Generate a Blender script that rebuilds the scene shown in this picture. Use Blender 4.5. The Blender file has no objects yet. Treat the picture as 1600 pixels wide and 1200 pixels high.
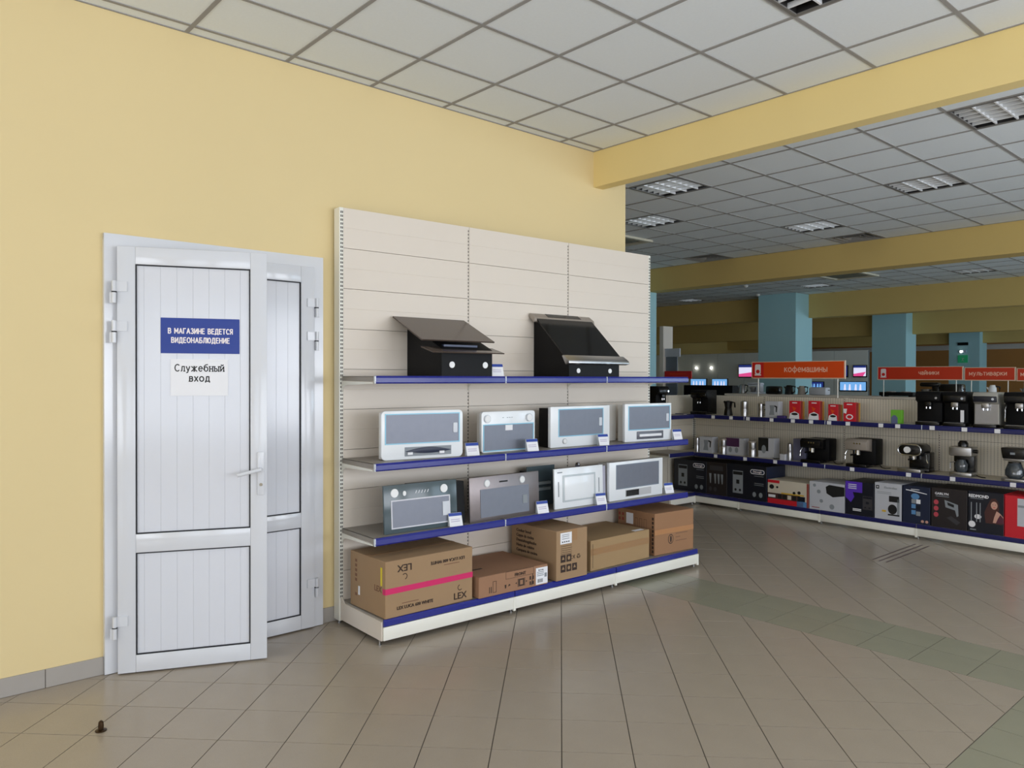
import bpy, bmesh, math, random
from mathutils import Matrix, Vector
random.seed(4)
PI = math.pi
S = bpy.context.scene
COL = S.collection

# ------------------------------------------------------------------ camera
f_px, yaw, pitch, roll = 1183.34, .8478, -.0087, .0025
F = Vector((-math.sin(yaw)*math.cos(pitch), math.cos(yaw)*math.cos(pitch), math.sin(pitch)))
R0 = Vector((math.cos(yaw), math.sin(yaw), 0)); U0 = R0.cross(F)
R_ = math.cos(roll)*R0 + math.sin(roll)*U0
U_ = -math.sin(roll)*R0 + math.cos(roll)*U0
cam = bpy.data.objects.new('camera', bpy.data.cameras.new('camera')); COL.objects.link(cam)
CAM = Vector((4.4687, 0, 1.5917))
M = Matrix((R_, U_, -F)).transposed().to_4x4(); M.translation = CAM
cam.matrix_world = M
cam.data.sensor_width = 36; cam.data.lens = f_px/1600*36; cam.data.clip_end = 200
S.camera = cam
# ------------------------------------------------------------------ view, world, daylight
S.view_settings.view_transform = 'Standard'; S.view_settings.look = 'None'
S.view_settings.gamma = 1; S.view_settings.exposure = .2; S.view_settings.use_curve_mapping = False
W = bpy.data.worlds.new('sky'); S.world = W; W.use_nodes = True
W.node_tree.nodes['Background'].inputs[0].default_value = (.72, .86, 1, 1)
W.node_tree.nodes['Background'].inputs[1].default_value = 1.2
S.cycles.max_bounces = 8; S.cycles.diffuse_bounces = 5; S.cycles.glossy_bounces = 4
S.cycles.sample_clamp_indirect = 4; S.cycles.use_adaptive_sampling = False
def area(name, loc, direction, sx, sy, power, col=(.93, .97, 1)):
    l = bpy.data.lights.new(name, 'AREA'); l.shape = 'RECTANGLE'; l.size = sx; l.size_y = sy
    l.energy = power; l.color = col
    o = bpy.data.objects.new(name, l); COL.objects.link(o); o.location = loc
    o.rotation_euler = Vector(direction).to_track_quat('-Z', 'Y').to_euler(); return o
# daylight entering through the shop windows (beside and behind the photographer)
SKYC = (.92, .94, 1); UP = .72
for y, p in ((-2.9, 35), (.3, 62), (3.4, 118), (6.5, 110)): area('window_daylight', (8.75, y, 1.75), (-1, 0, UP), 2.6, 2.6, p, SKYC)
for x in (2.2, 6.0): area('window_daylight', (x, -5.35, 1.75), (0, 1, UP), 2.6, 2.6, 80, SKYC)
for y, p in ((9.7, 60), (14.0, 110), (20.0, 185), (26.5, 170)): area('window_daylight', (8.75, y, 1.9), (-1, 0, .25), 2.6, 2.0, p, (.66, .84, 1))  # hall windows; the farthest is added to brighten the far hall

# ------------------------------------------------------------------ materials
MATS = {}
def lin(c): return tuple((x/12.92 if x <= .04045 else ((x+.055)/1.055)**2.4) for x in c)
def mat(name, rgb, rough=.5, metal=0, var=.04, scale=6, bump=0, coat=0, emit=None, estr=1, spec=.5):
    """rgb in 0-255 display values"""
    if name in MATS: return MATS[name]
    m = bpy.data.materials.new(name); m.use_nodes = True; MATS[name] = m
    nt = m.node_tree; b = nt.nodes['Principled BSDF']
    c = lin([x/255 for x in rgb])
    tc = nt.nodes.new('ShaderNodeTexCoord'); nz = nt.nodes.new('ShaderNodeTexNoise')
    nz.inputs['Scale'].default_value = scale; nz.inputs['Detail'].default_value = 3
    nt.links.new(tc.outputs['Object'], nz.inputs['Vector'])
    mx = nt.nodes.new('ShaderNodeMix'); mx.data_type = 'RGBA'
    mx.inputs[6].default_value = tuple(min(1, x*(1-var)) for x in c)+(1,)
    mx.inputs[7].default_value = tuple(min(1, x*(1+var)) for x in c)+(1,)
    nt.links.new(nz.outputs['Fac'], mx.inputs[0]); nt.links.new(mx.outputs[2], b.inputs['Base Color'])
    b.inputs['Roughness'].default_value = rough; b.inputs['Metallic'].default_value = metal
    b.inputs['Coat Weight'].default_value = coat; b.inputs['Coat Roughness'].default_value = .12
    b.inputs['Specular IOR Level'].default_value = spec
    if bump:
        bp = nt.nodes.new('ShaderNodeBump'); bp.inputs['Strength'].default_value = bump; bp.inputs['Distance'].default_value = .004
        n2 = nt.nodes.new('ShaderNodeTexNoise'); n2.inputs['Scale'].default_value = scale*12
        nt.links.new(tc.outputs['Object'], n2.inputs['Vector'])
        nt.links.new(n2.outputs['Fac'], bp.inputs['Height']); nt.links.new(bp.outputs[0], b.inputs['Normal'])
    if emit:
        b.inputs['Emission Color'].default_value = lin([x/255 for x in emit])+(1,)
        b.inputs['Emission Strength'].default_value = estr
    return m
def pattern(m, fn):
    """multiply the base colour by a pattern mask; fn(nt, objectcoord) -> (socket fac, rgb)"""
    nt = m.node_tree; b = nt.nodes['Principled BSDF']; old = b.inputs['Base Color'].links[0].from_socket
    tc = [n for n in nt.nodes if n.type == 'TEX_COORD'][0]
    fac, rgb = fn(nt, tc.outputs['Object'])
    mx = nt.nodes.new('ShaderNodeMix'); mx.data_type = 'RGBA'
    nt.links.new(fac, mx.inputs[0]); nt.links.new(old, mx.inputs[6]); mx.inputs[7].default_value = rgb+(1,)
    nt.links.new(mx.outputs[2], b.inputs['Base Color']); return m
def mth(nt, op, a, b=None, c=None):
    n = nt.nodes.new('ShaderNodeMath'); n.operation = op
    for i, x in enumerate((a, b, c)):
        if x is None: continue
        if isinstance(x, (int, float)): n.inputs[i].default_value = x
        else: nt.links.new(x, n.inputs[i])
    return n.outputs[0]
def holes(px, pz, hx, hz, rgb, strength=1.0):
    def fn(nt, co):
        s = nt.nodes.new('ShaderNodeSeparateXYZ'); nt.links.new(co, s.inputs[0])
        ax = mth(nt, 'LESS_THAN', mth(nt, 'ABSOLUTE', mth(nt, 'SUBTRACT', mth(nt, 'FRACT', mth(nt, 'DIVIDE', s.outputs[0], px)), .5)), hx/px/2)
        az = mth(nt, 'LESS_THAN', mth(nt, 'ABSOLUTE', mth(nt, 'SUBTRACT', mth(nt, 'FRACT', mth(nt, 'DIVIDE', s.outputs[2], pz)), .5)), hz/pz/2)
        return mth(nt, 'MULTIPLY', mth(nt, 'MULTIPLY', ax, az), strength), rgb
    return fn
yellow = mat('yellow wall paint', (229, 208, 158), .85, var=.02, scale=1.5, bump=.03)
beamy = mat('yellow beam paint', (240, 216, 150), .85, var=.02, scale=1.5, bump=.03)
ochre = mat('ochre hall paint', (212, 184, 114), .85, var=.03, scale=1.2)
brown = mat('warm brown hall paint', (205, 148, 84), .85, var=.03, scale=1.2)
teal = mat('teal column paint', (172, 215, 223), .8, var=.02, scale=2)
plaster = mat('white plaster', (232, 230, 224), .9, var=.02)
ctile = mat('mineral fibre ceiling tile', (236, 242, 247), .95, var=.03, scale=60, bump=.12)
cgrid = mat('ceiling grid metal', (160, 158, 156), .9, var=.01, spec=.1)
fgrout = mat('tile grout', (84, 76, 68), .9)
ftile = mat('greige porcelain tile', (170, 158, 142), .24, var=.06, scale=5, bump=.01, spec=.45)
ftile2 = mat('green grey porcelain tile', (152, 150, 130), .24, var=.06, scale=5, bump=.01, spec=.45)
for m_ in (ftile, ftile2):
    def spk(nt, co):
        n = nt.nodes.new('ShaderNodeTexNoise'); n.inputs['Scale'].default_value = 380; nt.links.new(co, n.inputs[0])
        return mth(nt, 'MULTIPLY', mth(nt, 'GREATER_THAN', n.outputs[0], .6), .3), (.22, .19, .16)
    pattern(m_, spk)
btile = mat('grey baseboard tile', (168, 162, 156), .4, var=.05, scale=8)
pvc = mat('white pvc', (218, 220, 226), .16, var=.01, coat=.3)
pvcb = mat('white pvc board', (219, 221, 229), .14, var=.01, coat=.3)
black = mat('black rubber seal', (22, 24, 32), .6)
rackm = mat('cream powder coated steel', (228, 217, 204), .45, var=.01)
rackw = mat('white powder coated steel', (240, 238, 228), .4, var=.01)
rackd = mat('grey shelf steel', (150, 143, 134), .45)
slotm = mat('dark slot', (70, 64, 58), .8)
perf = mat('perforated cream steel', (222, 214, 198), .5, var=.01)
pattern(perf, holes(.03, .018, .007, .012, (.16, .15, .12), .6))
blue = mat('blue plastic price rail', (24, 34, 132), .25, var=.03, coat=.15)
blued = mat('dark blue plastic price rail', (24, 28, 92), .3, var=.03, coat=.2)
steel = mat('brushed steel', (178, 178, 180), .3, 1, var=.05, scale=30)
chrome = mat('chrome', (215, 217, 220), .12, 1)
darksteel = mat('dark steel', (158, 148, 138), .4, .1, var=.05, scale=30)
blk = mat('black gloss plastic', (9, 9, 11), .25, var=.1)
blkm = mat('black matt plastic', (11, 11, 13), .5, var=.1, spec=.2)
glassb = mat('black glass', (8, 8, 10), .08, spec=.4)
glassbr = mat('brown tinted glass panel', (74, 62, 56), .2, var=.03)
glasst = mat('grey green tempered glass', (80, 94, 100), .16, var=.03)
wh = mat('white enamel', (240, 243, 246), .25, var=.01, coat=.3)
whs = mat('white enamel side', (225, 222, 216), .4, var=.01)
filt = mat('aluminium mesh filter', (126, 130, 142), .4, .4, var=.08, scale=20)
def fm(nt, co):
    s = nt.nodes.new('ShaderNodeSeparateXYZ'); nt.links.new(co, s.inputs[0])
    a = mth(nt, 'SINE', mth(nt, 'MULTIPLY', mth(nt, 'ADD', s.outputs[0], s.outputs[2]), 900))
    b = mth(nt, 'SINE', mth(nt, 'MULTIPLY', mth(nt, 'SUBTRACT', s.outputs[0], s.outputs[2]), 900))
    return mth(nt, 'MULTIPLY', mth(nt, 'GREATER_THAN', mth(nt, 'MULTIPLY', a, b), .2), .35), (.12, .12, .14)
pattern(filt, fm)
film = mat('pale blue protective film', (140, 200, 226), .3)
lens = mat('frosted lamp lens', (240, 240, 240), .25, var=.02)
card = mat('brown cardboard', (164, 134, 101), .85, var=.05, scale=5)
card2 = mat('reddish cardboard', (160, 120, 92), .85, var=.05, scale=5)
tapem = mat('brown packing tape', (160, 122, 82), .35)
ink = mat('dark print', (60, 44, 36), .8); inkl = mat('light brown print', (128, 92, 70), .8)
inkb = mat('black print', (18, 18, 20), .6)
pink = mat('magenta tape', (214, 40, 104), .4)
yel = mat('yellow sticker', (226, 204, 50), .5)
paper = mat('white paper label', (240, 240, 244), .6, var=.01)
signb = mat('blue sign print', (24, 56, 146), .4, var=.02)
signw = mat('white sign print', (245, 235, 235), .5)
org = mat('orange sign print', (226, 78, 22), .4, var=.02); red = mat('red sign print', (214, 36, 34), .4, var=.02)
orgd = mat('orange red sign print', (206, 58, 28), .4, var=.02)
crim = mat('crimson box print', (206, 28, 44), .5, var=.03)
navy = mat('black box print', (18, 22, 36), .35, var=.05); nb = mat('blue black box print', (24, 34, 60), .4)
maroonb = mat('dark brown black box print', (36, 30, 32), .4)
purple = mat('purple print', (92, 52, 190), .4); greyp = mat('grey print', (140, 146, 152), .5)
skin = mat('printed skin tone', (206, 158, 140), .6); hair = mat('printed brown hair', (74, 40, 36), .6)
beigep = mat('beige print', (214, 204, 186), .6); greenp = mat('green print', (110, 180, 50), .5)
goldp = mat('yellow paper', (216, 176, 60), .6); bluep = mat('light blue print', (90, 140, 190), .5)
bronze = mat('dark bronze', (70, 52, 34), .35, .8)
clear = mat('clear plastic', (215, 220, 225), .1, var=.01)
glass = mat('smoky carafe glass', (60, 66, 72), .04, spec=.8)
alum = mat('aluminium louvre', (246, 248, 250), .3, 0, var=.02)
lampin = mat('lamp housing inside', (34, 32, 32), .5)
tube = mat('glowing fluorescent tube', (150, 150, 150), .4, emit=(235, 245, 255), estr=1.0)  # faint tube glow added to brighten the louvres
tubeoff = mat('unlit fluorescent tube', (150, 140, 126), .4)
scr = mat('television picture blue', (30, 60, 110), .3, emit=(120, 180, 240), estr=.8)
scrw = mat('television picture white', (200, 200, 220), .3, emit=(225, 225, 250), estr=.8)
scrp = mat('television picture pink', (200, 60, 120), .3, emit=(236, 80, 150), estr=.7)
scrd = mat('television picture dark blue', (20, 30, 80), .3, emit=(40, 56, 130), estr=.6)
exitg = mat('green exit sign print', (20, 90, 60), .4, emit=(30, 120, 80), estr=.4)
spotm = mat('lit lamp and glint', (255, 250, 240), .4, emit=(255, 250, 240), estr=8)
outside = None

# ------------------------------------------------------------------ mesh helpers
class MB:
    def __init__(s): s.v = []; s.f = []
    def add(s, vs, fs):
        n = len(s.v); s.v += [tuple(p) for p in vs]; s.f += [tuple(i+n for i in q) for q in fs]; return s
    def box(s, x0, x1, y0, y1, z0, z1):
        x0, x1 = min(x0, x1), max(x0, x1); y0, y1 = min(y0, y1), max(y0, y1); z0, z1 = min(z0, z1), max(z0, z1)
        return s.add([(x0,y0,z0),(x1,y0,z0),(x1,y1,z0),(x0,y1,z0),(x0,y0,z1),(x1,y0,z1),(x1,y1,z1),(x0,y1,z1)],
              [(0,3,2,1),(4,5,6,7),(0,1,5,4),(1,2,6,5),(2,3,7,6),(3,0,4,7)])
    def prism(s, poly, a0, a1, axis='y'):
        """poly of 2-D points; axis x: (y,z), y: (x,z), z: (x,y)"""
        def P(p, a): return (a, p[0], p[1]) if axis == 'x' else ((p[0], a, p[1]) if axis == 'y' else (p[0], p[1], a))
        n = len(poly); vs = [P(p, a0) for p in poly]+[P(p, a1) for p in poly]
        fs = [tuple(range(n)), tuple(range(2*n-1, n-1, -1))]+[(i, n+i, n+(i+1) % n, (i+1) % n) for i in range(n)]
        return s.add(vs, fs)
    def cyl(s, c, r, h, axis='z', n=20, r2=None):
        r2 = r if r2 is None else r2
        vs = []
        for k, (rr, t) in enumerate(((r, 0), (r2, h))):
            for i in range(n):
                a = 2*PI*i/n; p, q = rr*math.cos(a), rr*math.sin(a)
                vs.append((c[0]+p, c[1]+q, c[2]+t) if axis == 'z' else ((c[0]+p, c[1]+t, c[2]+q) if axis == 'y' else (c[0]+t, c[1]+p, c[2]+q)))
        return s.add(vs, [tuple(range(n)), tuple(range(2*n-1, n-1, -1))]+[(i, n+i, n+(i+1) % n, (i+1) % n) for i in range(n)])
    def lathe(s, prof, c=(0, 0, 0), n=24):
        vs = []; m = len(prof)
        for r, z in prof:
            for i in range(n):
                a = 2*PI*i/n; vs.append((c[0]+r*math.cos(a), c[1]+r*math.sin(a), c[2]+z))
        fs = [tuple(range(n))[::-1], tuple(range((m-1)*n, m*n))]
        for k in range(m-1):
            for i in range(n):
                j = (i+1) % n; fs.append((k*n+i, k*n+j, (k+1)*n+j, (k+1)*n+i))
        return s.add(vs, fs)
    def tube(s, pts, r, n=8, closed=False):
        pts = [Vector(p) for p in pts]; m = len(pts); rings = []
        for k in range(m):
            a = pts[(k-1) % m] if (k or closed) else pts[0]; b = pts[(k+1) % m] if (k < m-1 or closed) else pts[-1]
            d = (b-a).normalized(); u = d.cross(Vector((0, 0, 1)))
            if u.length < .05: u = d.cross(Vector((0, 1, 0)))
            u.normalize(); w = d.cross(u)
            rings.append([pts[k]+r*(math.cos(2*PI*i/n)*u+math.sin(2*PI*i/n)*w) for i in range(n)])
        fs = []
        for k in range(m if closed else m-1):
            k2 = (k+1) % m
            for i in range(n):
                j = (i+1) % n; fs.append((k*n+i, k*n+j, k2*n+j, k2*n+i))
        if not closed: fs += [tuple(range(n))[::-1], tuple(range((m-1)*n, m*n))]
        return s.add([p for q in rings for p in q], fs)
    def frame(s, x0, x1, z0, z1, w, y0, y1, wz=None):
        wz = w if wz is None else wz
        s.box(x0, x1, y0, y1, z0, z0+wz); s.box(x0, x1, y0, y1, z1-wz, z1)
        s.box(x0, x0+w, y0, y1, z0+wz, z1-wz); return s.box(x1-w, x1, y0, y1, z0+wz, z1-wz)
    def xf(s, fn): s.v = [tuple(fn(*p)) for p in s.v]; return s
    def mesh(s, name):
        me = bpy.data.meshes.new(name); me.from_pydata(s.v, [], s.f); me.update()
        bm = bmesh.new(); bm.from_mesh(me); bmesh.ops.recalc_face_normals(bm, faces=bm.faces); bm.to_mesh(me); bm.free()
        return me
    def build(s, name, m, parent=None, bevel=0, seg=2, smooth=False, kind=None, label=None):
        me = s.mesh(name)
        if bevel or smooth:
            bm = bmesh.new(); bm.from_mesh(me)
            if bevel:
                es = [e for e in bm.edges if len(e.link_faces) == 2 and e.calc_face_angle() > .6]
                bmesh.ops.bevel(bm, geom=es, offset=bevel, segments=seg, affect='EDGES', profile=.5, clamp_overlap=True)
            for fc in bm.faces: fc.smooth = True
            for e in bm.edges:
                if len(e.link_faces) == 2 and e.calc_face_angle() > .55: e.smooth = False
            bm.to_mesh(me); bm.free()
        me.materials.append(m)
        o = bpy.data.objects.new(name, me); COL.objects.link(o)
        if parent: o.parent = parent
        if kind: o['kind'] = kind
        if label: o['label'] = label
        return o
def B(x0, x1, y0, y1, z0, z1): return MB().box(x0, x1, y0, y1, z0, z1)
def rrect(x0, x1, z0, z1, r, n=5, corners=(1, 1, 1, 1)):
    pts = []
    for (cx, cz, a0), on in zip(((x1-r, z0+r, -90), (x1-r, z1-r, 0), (x0+r, z1-r, 90), (x0+r, z0+r, 180)), corners):
        if on: pts += [(cx+r*math.cos(math.radians(a0+90*i/n)), cz+r*math.sin(math.radians(a0+90*i/n))) for i in range(n+1)]
        else: pts.append((x1 if a0 in (-90, 0) else x0, z0 if a0 in (-90, 180) else z1))
    return pts
def disc(x, z, rx, rz=None, n=20): rz = rz or rx; return [(x+rx*math.cos(2*PI*i/n), z+rz*math.sin(2*PI*i/n)) for i in range(n)]
def empty(name, Mx): o = bpy.data.objects.new(name, None); o.empty_display_size = .1; COL.objects.link(o); o.matrix_world = Mx; return o
def tag(o, label, cat, group=None):
    o['label'] = label; o['category'] = cat
    if group: o['group'] = group
    return o
def thing(name, label, cat, Mx, group=None): return tag(empty(name, Mx), label, cat, group)
def struct(name, mb, m, parent=None, **k):
    o = mb.build(name, m, parent, **k)
    if not parent: o['kind'] = 'structure'
    return o
TX = []
def text(parent, s, size, m, Mx, name='lettering', bold=0, align='CENTER', thick=.0008, sx=1.0):
    """flat lettering; Mx maps the text plane (x right, y up, z out) to the parent's space"""
    c = bpy.data.curves.new(name, 'FONT'); c.body = s; c.size = size; c.align_x = align; c.align_y = 'CENTER'
    c.extrude = thick; c.resolution_u = 2; c.space_line = 1.05
    t = bpy.data.objects.new(name, c); COL.objects.link(t)
    me = bpy.data.meshes.new_from_object(t.evaluated_get(bpy.context.evaluated_depsgraph_get()))
    if bold:
        bm = bmesh.new()
        for q_, (dx, dy) in enumerate(((-bold, 0), (bold, 0), (0, bold*.6), (0, -bold*.6))):
            k0 = len(bm.verts); bm.from_mesh(me); bm.verts.ensure_lookup_table()
            for v_ in bm.verts[k0:]: v_.co.x += dx; v_.co.y += dy; v_.co.z += .00012*q_
        bm.to_mesh(me); bm.free()
    bpy.data.objects.remove(t); bpy.data.curves.remove(c)
    me.transform(Mx @ Matrix.Diagonal((sx, 1, 1, 1))); me.materials.clear(); me.materials.append(m)
    o = bpy.data.objects.new(name, me); COL.objects.link(o); o.parent = parent; return o
def _a(cx, cy, rx, ry, a0, a1, n=10): return [(cx+rx*math.cos(math.radians(a0+(a1-a0)*i/n)), cy+ry*math.sin(math.radians(a0+(a1-a0)*i/n))) for i in range(n+1)]
_o = lambda cx, cy, rx, ry: _a(cx, cy, rx, ry, 0, 360, 18)
GL = {   # stroke letters: (width, [polylines]); capitals 1 high, small letters .7 high
 'В': (.57, [[(0,0),(0,1),(.3,1)]+_a(.3,.76,.2,.24,90,-90)+[(0,.52)], [(.3,.52)]+_a(.31,.26,.25,.26,90,-90)+[(0,0)]]),
 'М': (.76, [[(0,0),(0,1),(.38,.3),(.76,1),(.76,0)]]), 'А': (.68, [[(0,0),(.34,1),(.68,0)], [(.12,.33),(.56,.33)]]),
 'Г': (.5, [[(0,0),(0,1),(.5,1)]]), 'З': (.52, [_a(.25,.76,.23,.24,150,-90), _a(.25,.27,.27,.27,90,-150)]),
 'И': (.6, [[(0,1),(0,0),(.6,1),(.6,0)]]), 'Н': (.6, [[(0,0),(0,1)], [(.6,0),(.6,1)], [(0,.5),(.6,.5)]]),
 'Е': (.5, [[(.5,1),(0,1),(0,0),(.5,0)], [(0,.52),(.44,.52)]]), 'Д': (.7, [[(0,-.18),(0,0),(.7,0),(.7,-.18)], [(.1,0),(.2,1),(.6,1),(.6,0)]]),
 'Т': (.6, [[(0,1),(.6,1)], [(.3,0),(.3,1)]]), 'С': (.58, [_a(.34,.5,.34,.5,50,310,14)]),
 'Я': (.55, [[(.55,0),(.55,1),(.25,1)]+_a(.25,.74,.25,.26,90,270)+[(.55,.48)], [(.3,.48),(0,0)]]),
 'О': (.72, [_o(.36,.5,.36,.5)]), 'Б': (.55, [[(.5,1),(0,1),(0,0),(.3,0)]+_a(.3,.29,.25,.29,-90,90)+[(0,.58)]]),
 'Л': (.6, [[(0,0),(.12,.1),(.2,1),(.6,1),(.6,0)]]), 'Ю': (.84, [[(0,0),(0,1)], [(0,.5),(.22,.5)], _o(.53,.5,.31,.5)]),
 'с': (.45, [_a(.27,.35,.27,.35,50,310,12)]), 'л': (.45, [[(0,0),(.1,.08),(.15,.7),(.45,.7),(.45,0)]]),
 'у': (.48, [[(0,.7),(.25,.05)], [(.48,.7),(.18,-.2),(.02,-.22)]]),
 'ж': (.72, [[(.36,0),(.36,.7)], [(0,.7),(.36,.35),(0,0)], [(.72,.7),(.36,.35),(.72,0)]]),
 'е': (.5, [[(.02,.37),(.5,.37)]+_a(.26,.35,.25,.35,5,315,14)]), 'б': (.52, [_o(.26,.33,.26,.33), [(0,.33),(.02,.75),(.2,.95),(.48,1.02)]]),
 'н': (.42, [[(0,0),(0,.7)], [(.42,0),(.42,.7)], [(0,.36),(.42,.36)]]),
 'ы': (.6, [[(0,.7),(0,0),(.2,0)]+_a(.2,.2,.18,.2,-90,90)+[(0,.4)], [(.6,0),(.6,.7)]]),
 'й': (.44, [[(0,.7),(0,0),(.44,.7),(.44,0)], _a(.22,.98,.13,.1,180,360)]), 'и': (.44, [[(0,.7),(0,0),(.44,.7),(.44,0)]]),
 'в': (.43, [[(0,0),(0,.7),(.24,.7)]+_a(.24,.54,.15,.16,90,-90)+[(0,.38)], [(.24,.38)]+_a(.25,.19,.17,.19,90,-90)+[(0,0)]]),
 'х': (.44, [[(0,0),(.44,.7)], [(0,.7),(.44,0)]]), 'о': (.56, [_o(.28,.35,.28,.35)]),
 'д': (.56, [[(0,-.16),(0,0),(.56,0),(.56,-.16)], [(.08,0),(.16,.7),(.47,.7),(.47,0)]]),
 'к': (.44, [[(0,0),(0,.7)], [(.42,.7),(0,.33)], [(.14,.42),(.45,0)]]), 'ф': (.72, [[(.36,-.22),(.36,1)], _o(.36,.35,.36,.35)]),
 'м': (.56, [[(0,0),(0,.7),(.28,.15),(.56,.7),(.56,0)]]), 'а': (.42, [_a(.2,.5,.2,.2,150,0)+[(.41,0)], _o(.2,.2,.2,.2)]),
 'ш': (.7, [[(0,.7),(0,0),(.7,0),(.7,.7)], [(.35,0),(.35,.7)]]), 'ч': (.4, [[(0,.7),(0,.42),(.1,.3),(.4,.3)], [(.4,.7),(.4,0)]]),
 'ь': (.42, [[(0,.7),(0,0),(.22,0)]+_a(.22,.2,.2,.2,-90,90)+[(0,.4)]]), 'т': (.46, [[(0,.7),(.46,.7)], [(.23,.7),(.23,0)]]),
 'р': (.52, [[(0,-.22),(0,.7)], _o(.26,.35,.26,.35)]), 'я': (.4, [[(.4,0),(.4,.7),(.2,.7)]+_a(.2,.52,.18,.18,90,270)+[(.4,.34)], [(.2,.34),(0,0)]]), ' ': (.3, [])}
def strokes(parent, s, cap, m, Mx, wt=.16, sx=1.0, gap=.2, serif=0, align='CENTER', name='lettering'):
    """Cyrillic lettering from flat strokes; cap = capital height"""
    mb = MB(); x = 0; k = 0
    def seg(p, q):
        nonlocal k
        a, b = Vector(p+(0,)), Vector(q+(0,)); d = b-a
        if d.length < 1e-6: return
        d.normalize(); n = Vector((-d.y, d.x, 0))*wt/2; a -= d*wt*.35; b += d*wt*.35; z = (.2+.05*(k % 7))*.004/cap*.3; k += 1
        mb.add([(v.x, v.y, zz) for zz in (0, z) for v in (a-n, b-n, b+n, a+n)], [(0, 3, 2, 1), (4, 5, 6, 7), (0, 1, 5, 4), (1, 2, 6, 5), (2, 3, 7, 6), (3, 0, 4, 7)])
    for ch in s:
        w, ls = GL[ch]
        for pl in ls:
            pl = [(x+p*sx, q) for p, q in pl]
            for p, q in zip(pl[:-1], pl[1:]): seg(p, q)
            if serif:
                for e, f in ((pl[0], pl[1]), (pl[-1], pl[-2])):
                    if abs(e[0]-f[0]) < .06 and abs(e[1]-f[1]) > .25: seg((e[0]-serif, e[1]), (e[0]+serif, e[1]))
        x += w*sx+gap
    W_ = x-gap; off = -W_/2 if align == 'CENTER' else 0
    mb.xf(lambda p, q, z: ((p+off)*cap, (q-.5 if s.isupper() else q-.35)*cap, z*cap))
    me = mb.mesh(name); me.transform(Mx); me.materials.append(m)
    o = bpy.data.objects.new(name, me); COL.objects.link(o); o.parent = parent; return o
def FR(x, z, y=-.001, rot=0):   # text matrix on a front face (facing -y)
    return Matrix.Translation((x, y, z)) @ Matrix.Rotation(PI/2, 4, 'X') @ Matrix.Rotation(rot, 4, 'Z')
def LF(x, y, z, rot=0):         # text matrix on a left side face (facing -x)
    return Matrix.Translation((x, y, z)) @ Matrix.Rotation(-PI/2, 4, 'Z') @ Matrix.Rotation(PI/2, 4, 'X') @ Matrix.Rotation(rot, 4, 'Z')
def dec(parent, name, x0, x1, z0, z1, m, lay=1, y=0): return B(x0, x1, y-.0006*lay, y+.0002, z0, z1).build(name, m, parent)
def decp(parent, name, poly, m, lay=1, y=0): return MB().prism(poly, y-.0006*lay, y+.0002).build(name, m, parent)

# ------------------------------------------------------------------ floor
def clip(poly, a, b, c):
    out = []; n = len(poly)
    for i in range(n):
        p, q = poly[i], poly[(i+1) % n]; dp, dq = a*p[0]+b*p[1]-c, a*q[0]+b*q[1]-c
        if dp <= 0: out.append(p)
        if (dp < 0 < dq) or (dq < 0 < dp):
            t = dp/(dp-dq); out.append((p[0]+t*(q[0]-p[0]), p[1]+t*(q[1]-p[1])))
    return out
def parea(p): return abs(sum(p[i][0]*p[(i+1) % len(p)][1]-p[(i+1) % len(p)][0]*p[i][1] for i in range(len(p)))/2) if len(p) > 2 else 0
def screen(p):
    d = Vector(p)-CAM; z = d.dot(F)
    if z < .2: return None
    return 800+f_px*d.dot(R_)/z, 600-f_px*d.dot(U_)/z, z
ZF = 0.0
floor = struct('floor', B(-14.2, 8.6, -5.2, 34.2, -.12, ZF-.0025), fgrout)
ts, fa, fx, fy = .3007, PI/4-.0016, 1.5688, 2.9234
cc, ss = math.cos(fa), math.sin(fa); gp = .0022
regions = [[(-1, 0, 0), (1, 0, 3.333), (0, 1, 4.507)], [(-1, 0, -3.93), (1, 0, 8.6), (0, 1, 4.507)], [(-1, 0, 14.2), (1, 0, 8.6), (0, -1, -5.083)]]
tiles = []
for u in range(-75, 75):
    for v in range(-110, 40):
        cx, cy = fx+ts*((u+.5)*cc+(v+.5)*ss), fy+ts*((u+.5)*ss-(v+.5)*cc)
        if not (-14.5 < cx < 8.8 and -5.3 < cy < 34.4): continue
        if cy < 5.3 and cx < -.25: continue
        h = ts/2-gp
        q = [(cx+a*cc+b*ss, cy+a*ss-b*cc) for a, b in ((-h, -h), (h, -h), (h, h), (-h, h))]
        for rg in regions:
            p = q
            for a, b, c in rg: p = clip(p, a, b, c-gp) if p else p
            if len(p) > 2 and parea(p) > 2e-4: tiles.append((p, ftile))
def straight(x0, x1, y0, y1):
    nx, ny = round((x1-x0)/.2955), round((y1-y0)/.288)
    for i in range(nx):
        for j in range(ny):
            a, b = x0+(x1-x0)*i/nx, x0+(x1-x0)*(i+1)/nx; c, d = y0+(y1-y0)*j/ny, y0+(y1-y0)*(j+1)/ny
            tiles.append(([(a+gp, c+gp), (b-gp, c+gp), (b-gp, d-gp), (a+gp, d-gp)], ftile2))
straight(.094, 3.64, 4.507, 5.083); straight(3.64, 8.6, 4.507, 5.083); straight(3.333, 3.93, -5.1, 4.507)
vis, rest = [], {}
for p, m_ in tiles:
    cx, cy = sum(a for a, b in p)/len(p), sum(b for a, b in p)/len(p)
    s_ = screen((cx, cy, 0))
    if s_ and -60 < s_[0] < 1660 and s_[1] < 1260 and not (cx < .55 and 2.5 < cy < 5.2): vis.append((s_[2]**3/parea(p), p, m_, cx, cy))
    else: rest.setdefault(m_.name, []).append(p)
vis.sort(key=lambda t: t[0])
def poly_orient(p):
    a = sum(p[i][0]*p[(i+1) % len(p)][1]-p[(i+1) % len(p)][0]*p[i][1] for i in range(len(p)))
    return p if a > 0 else p[::-1]
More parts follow.
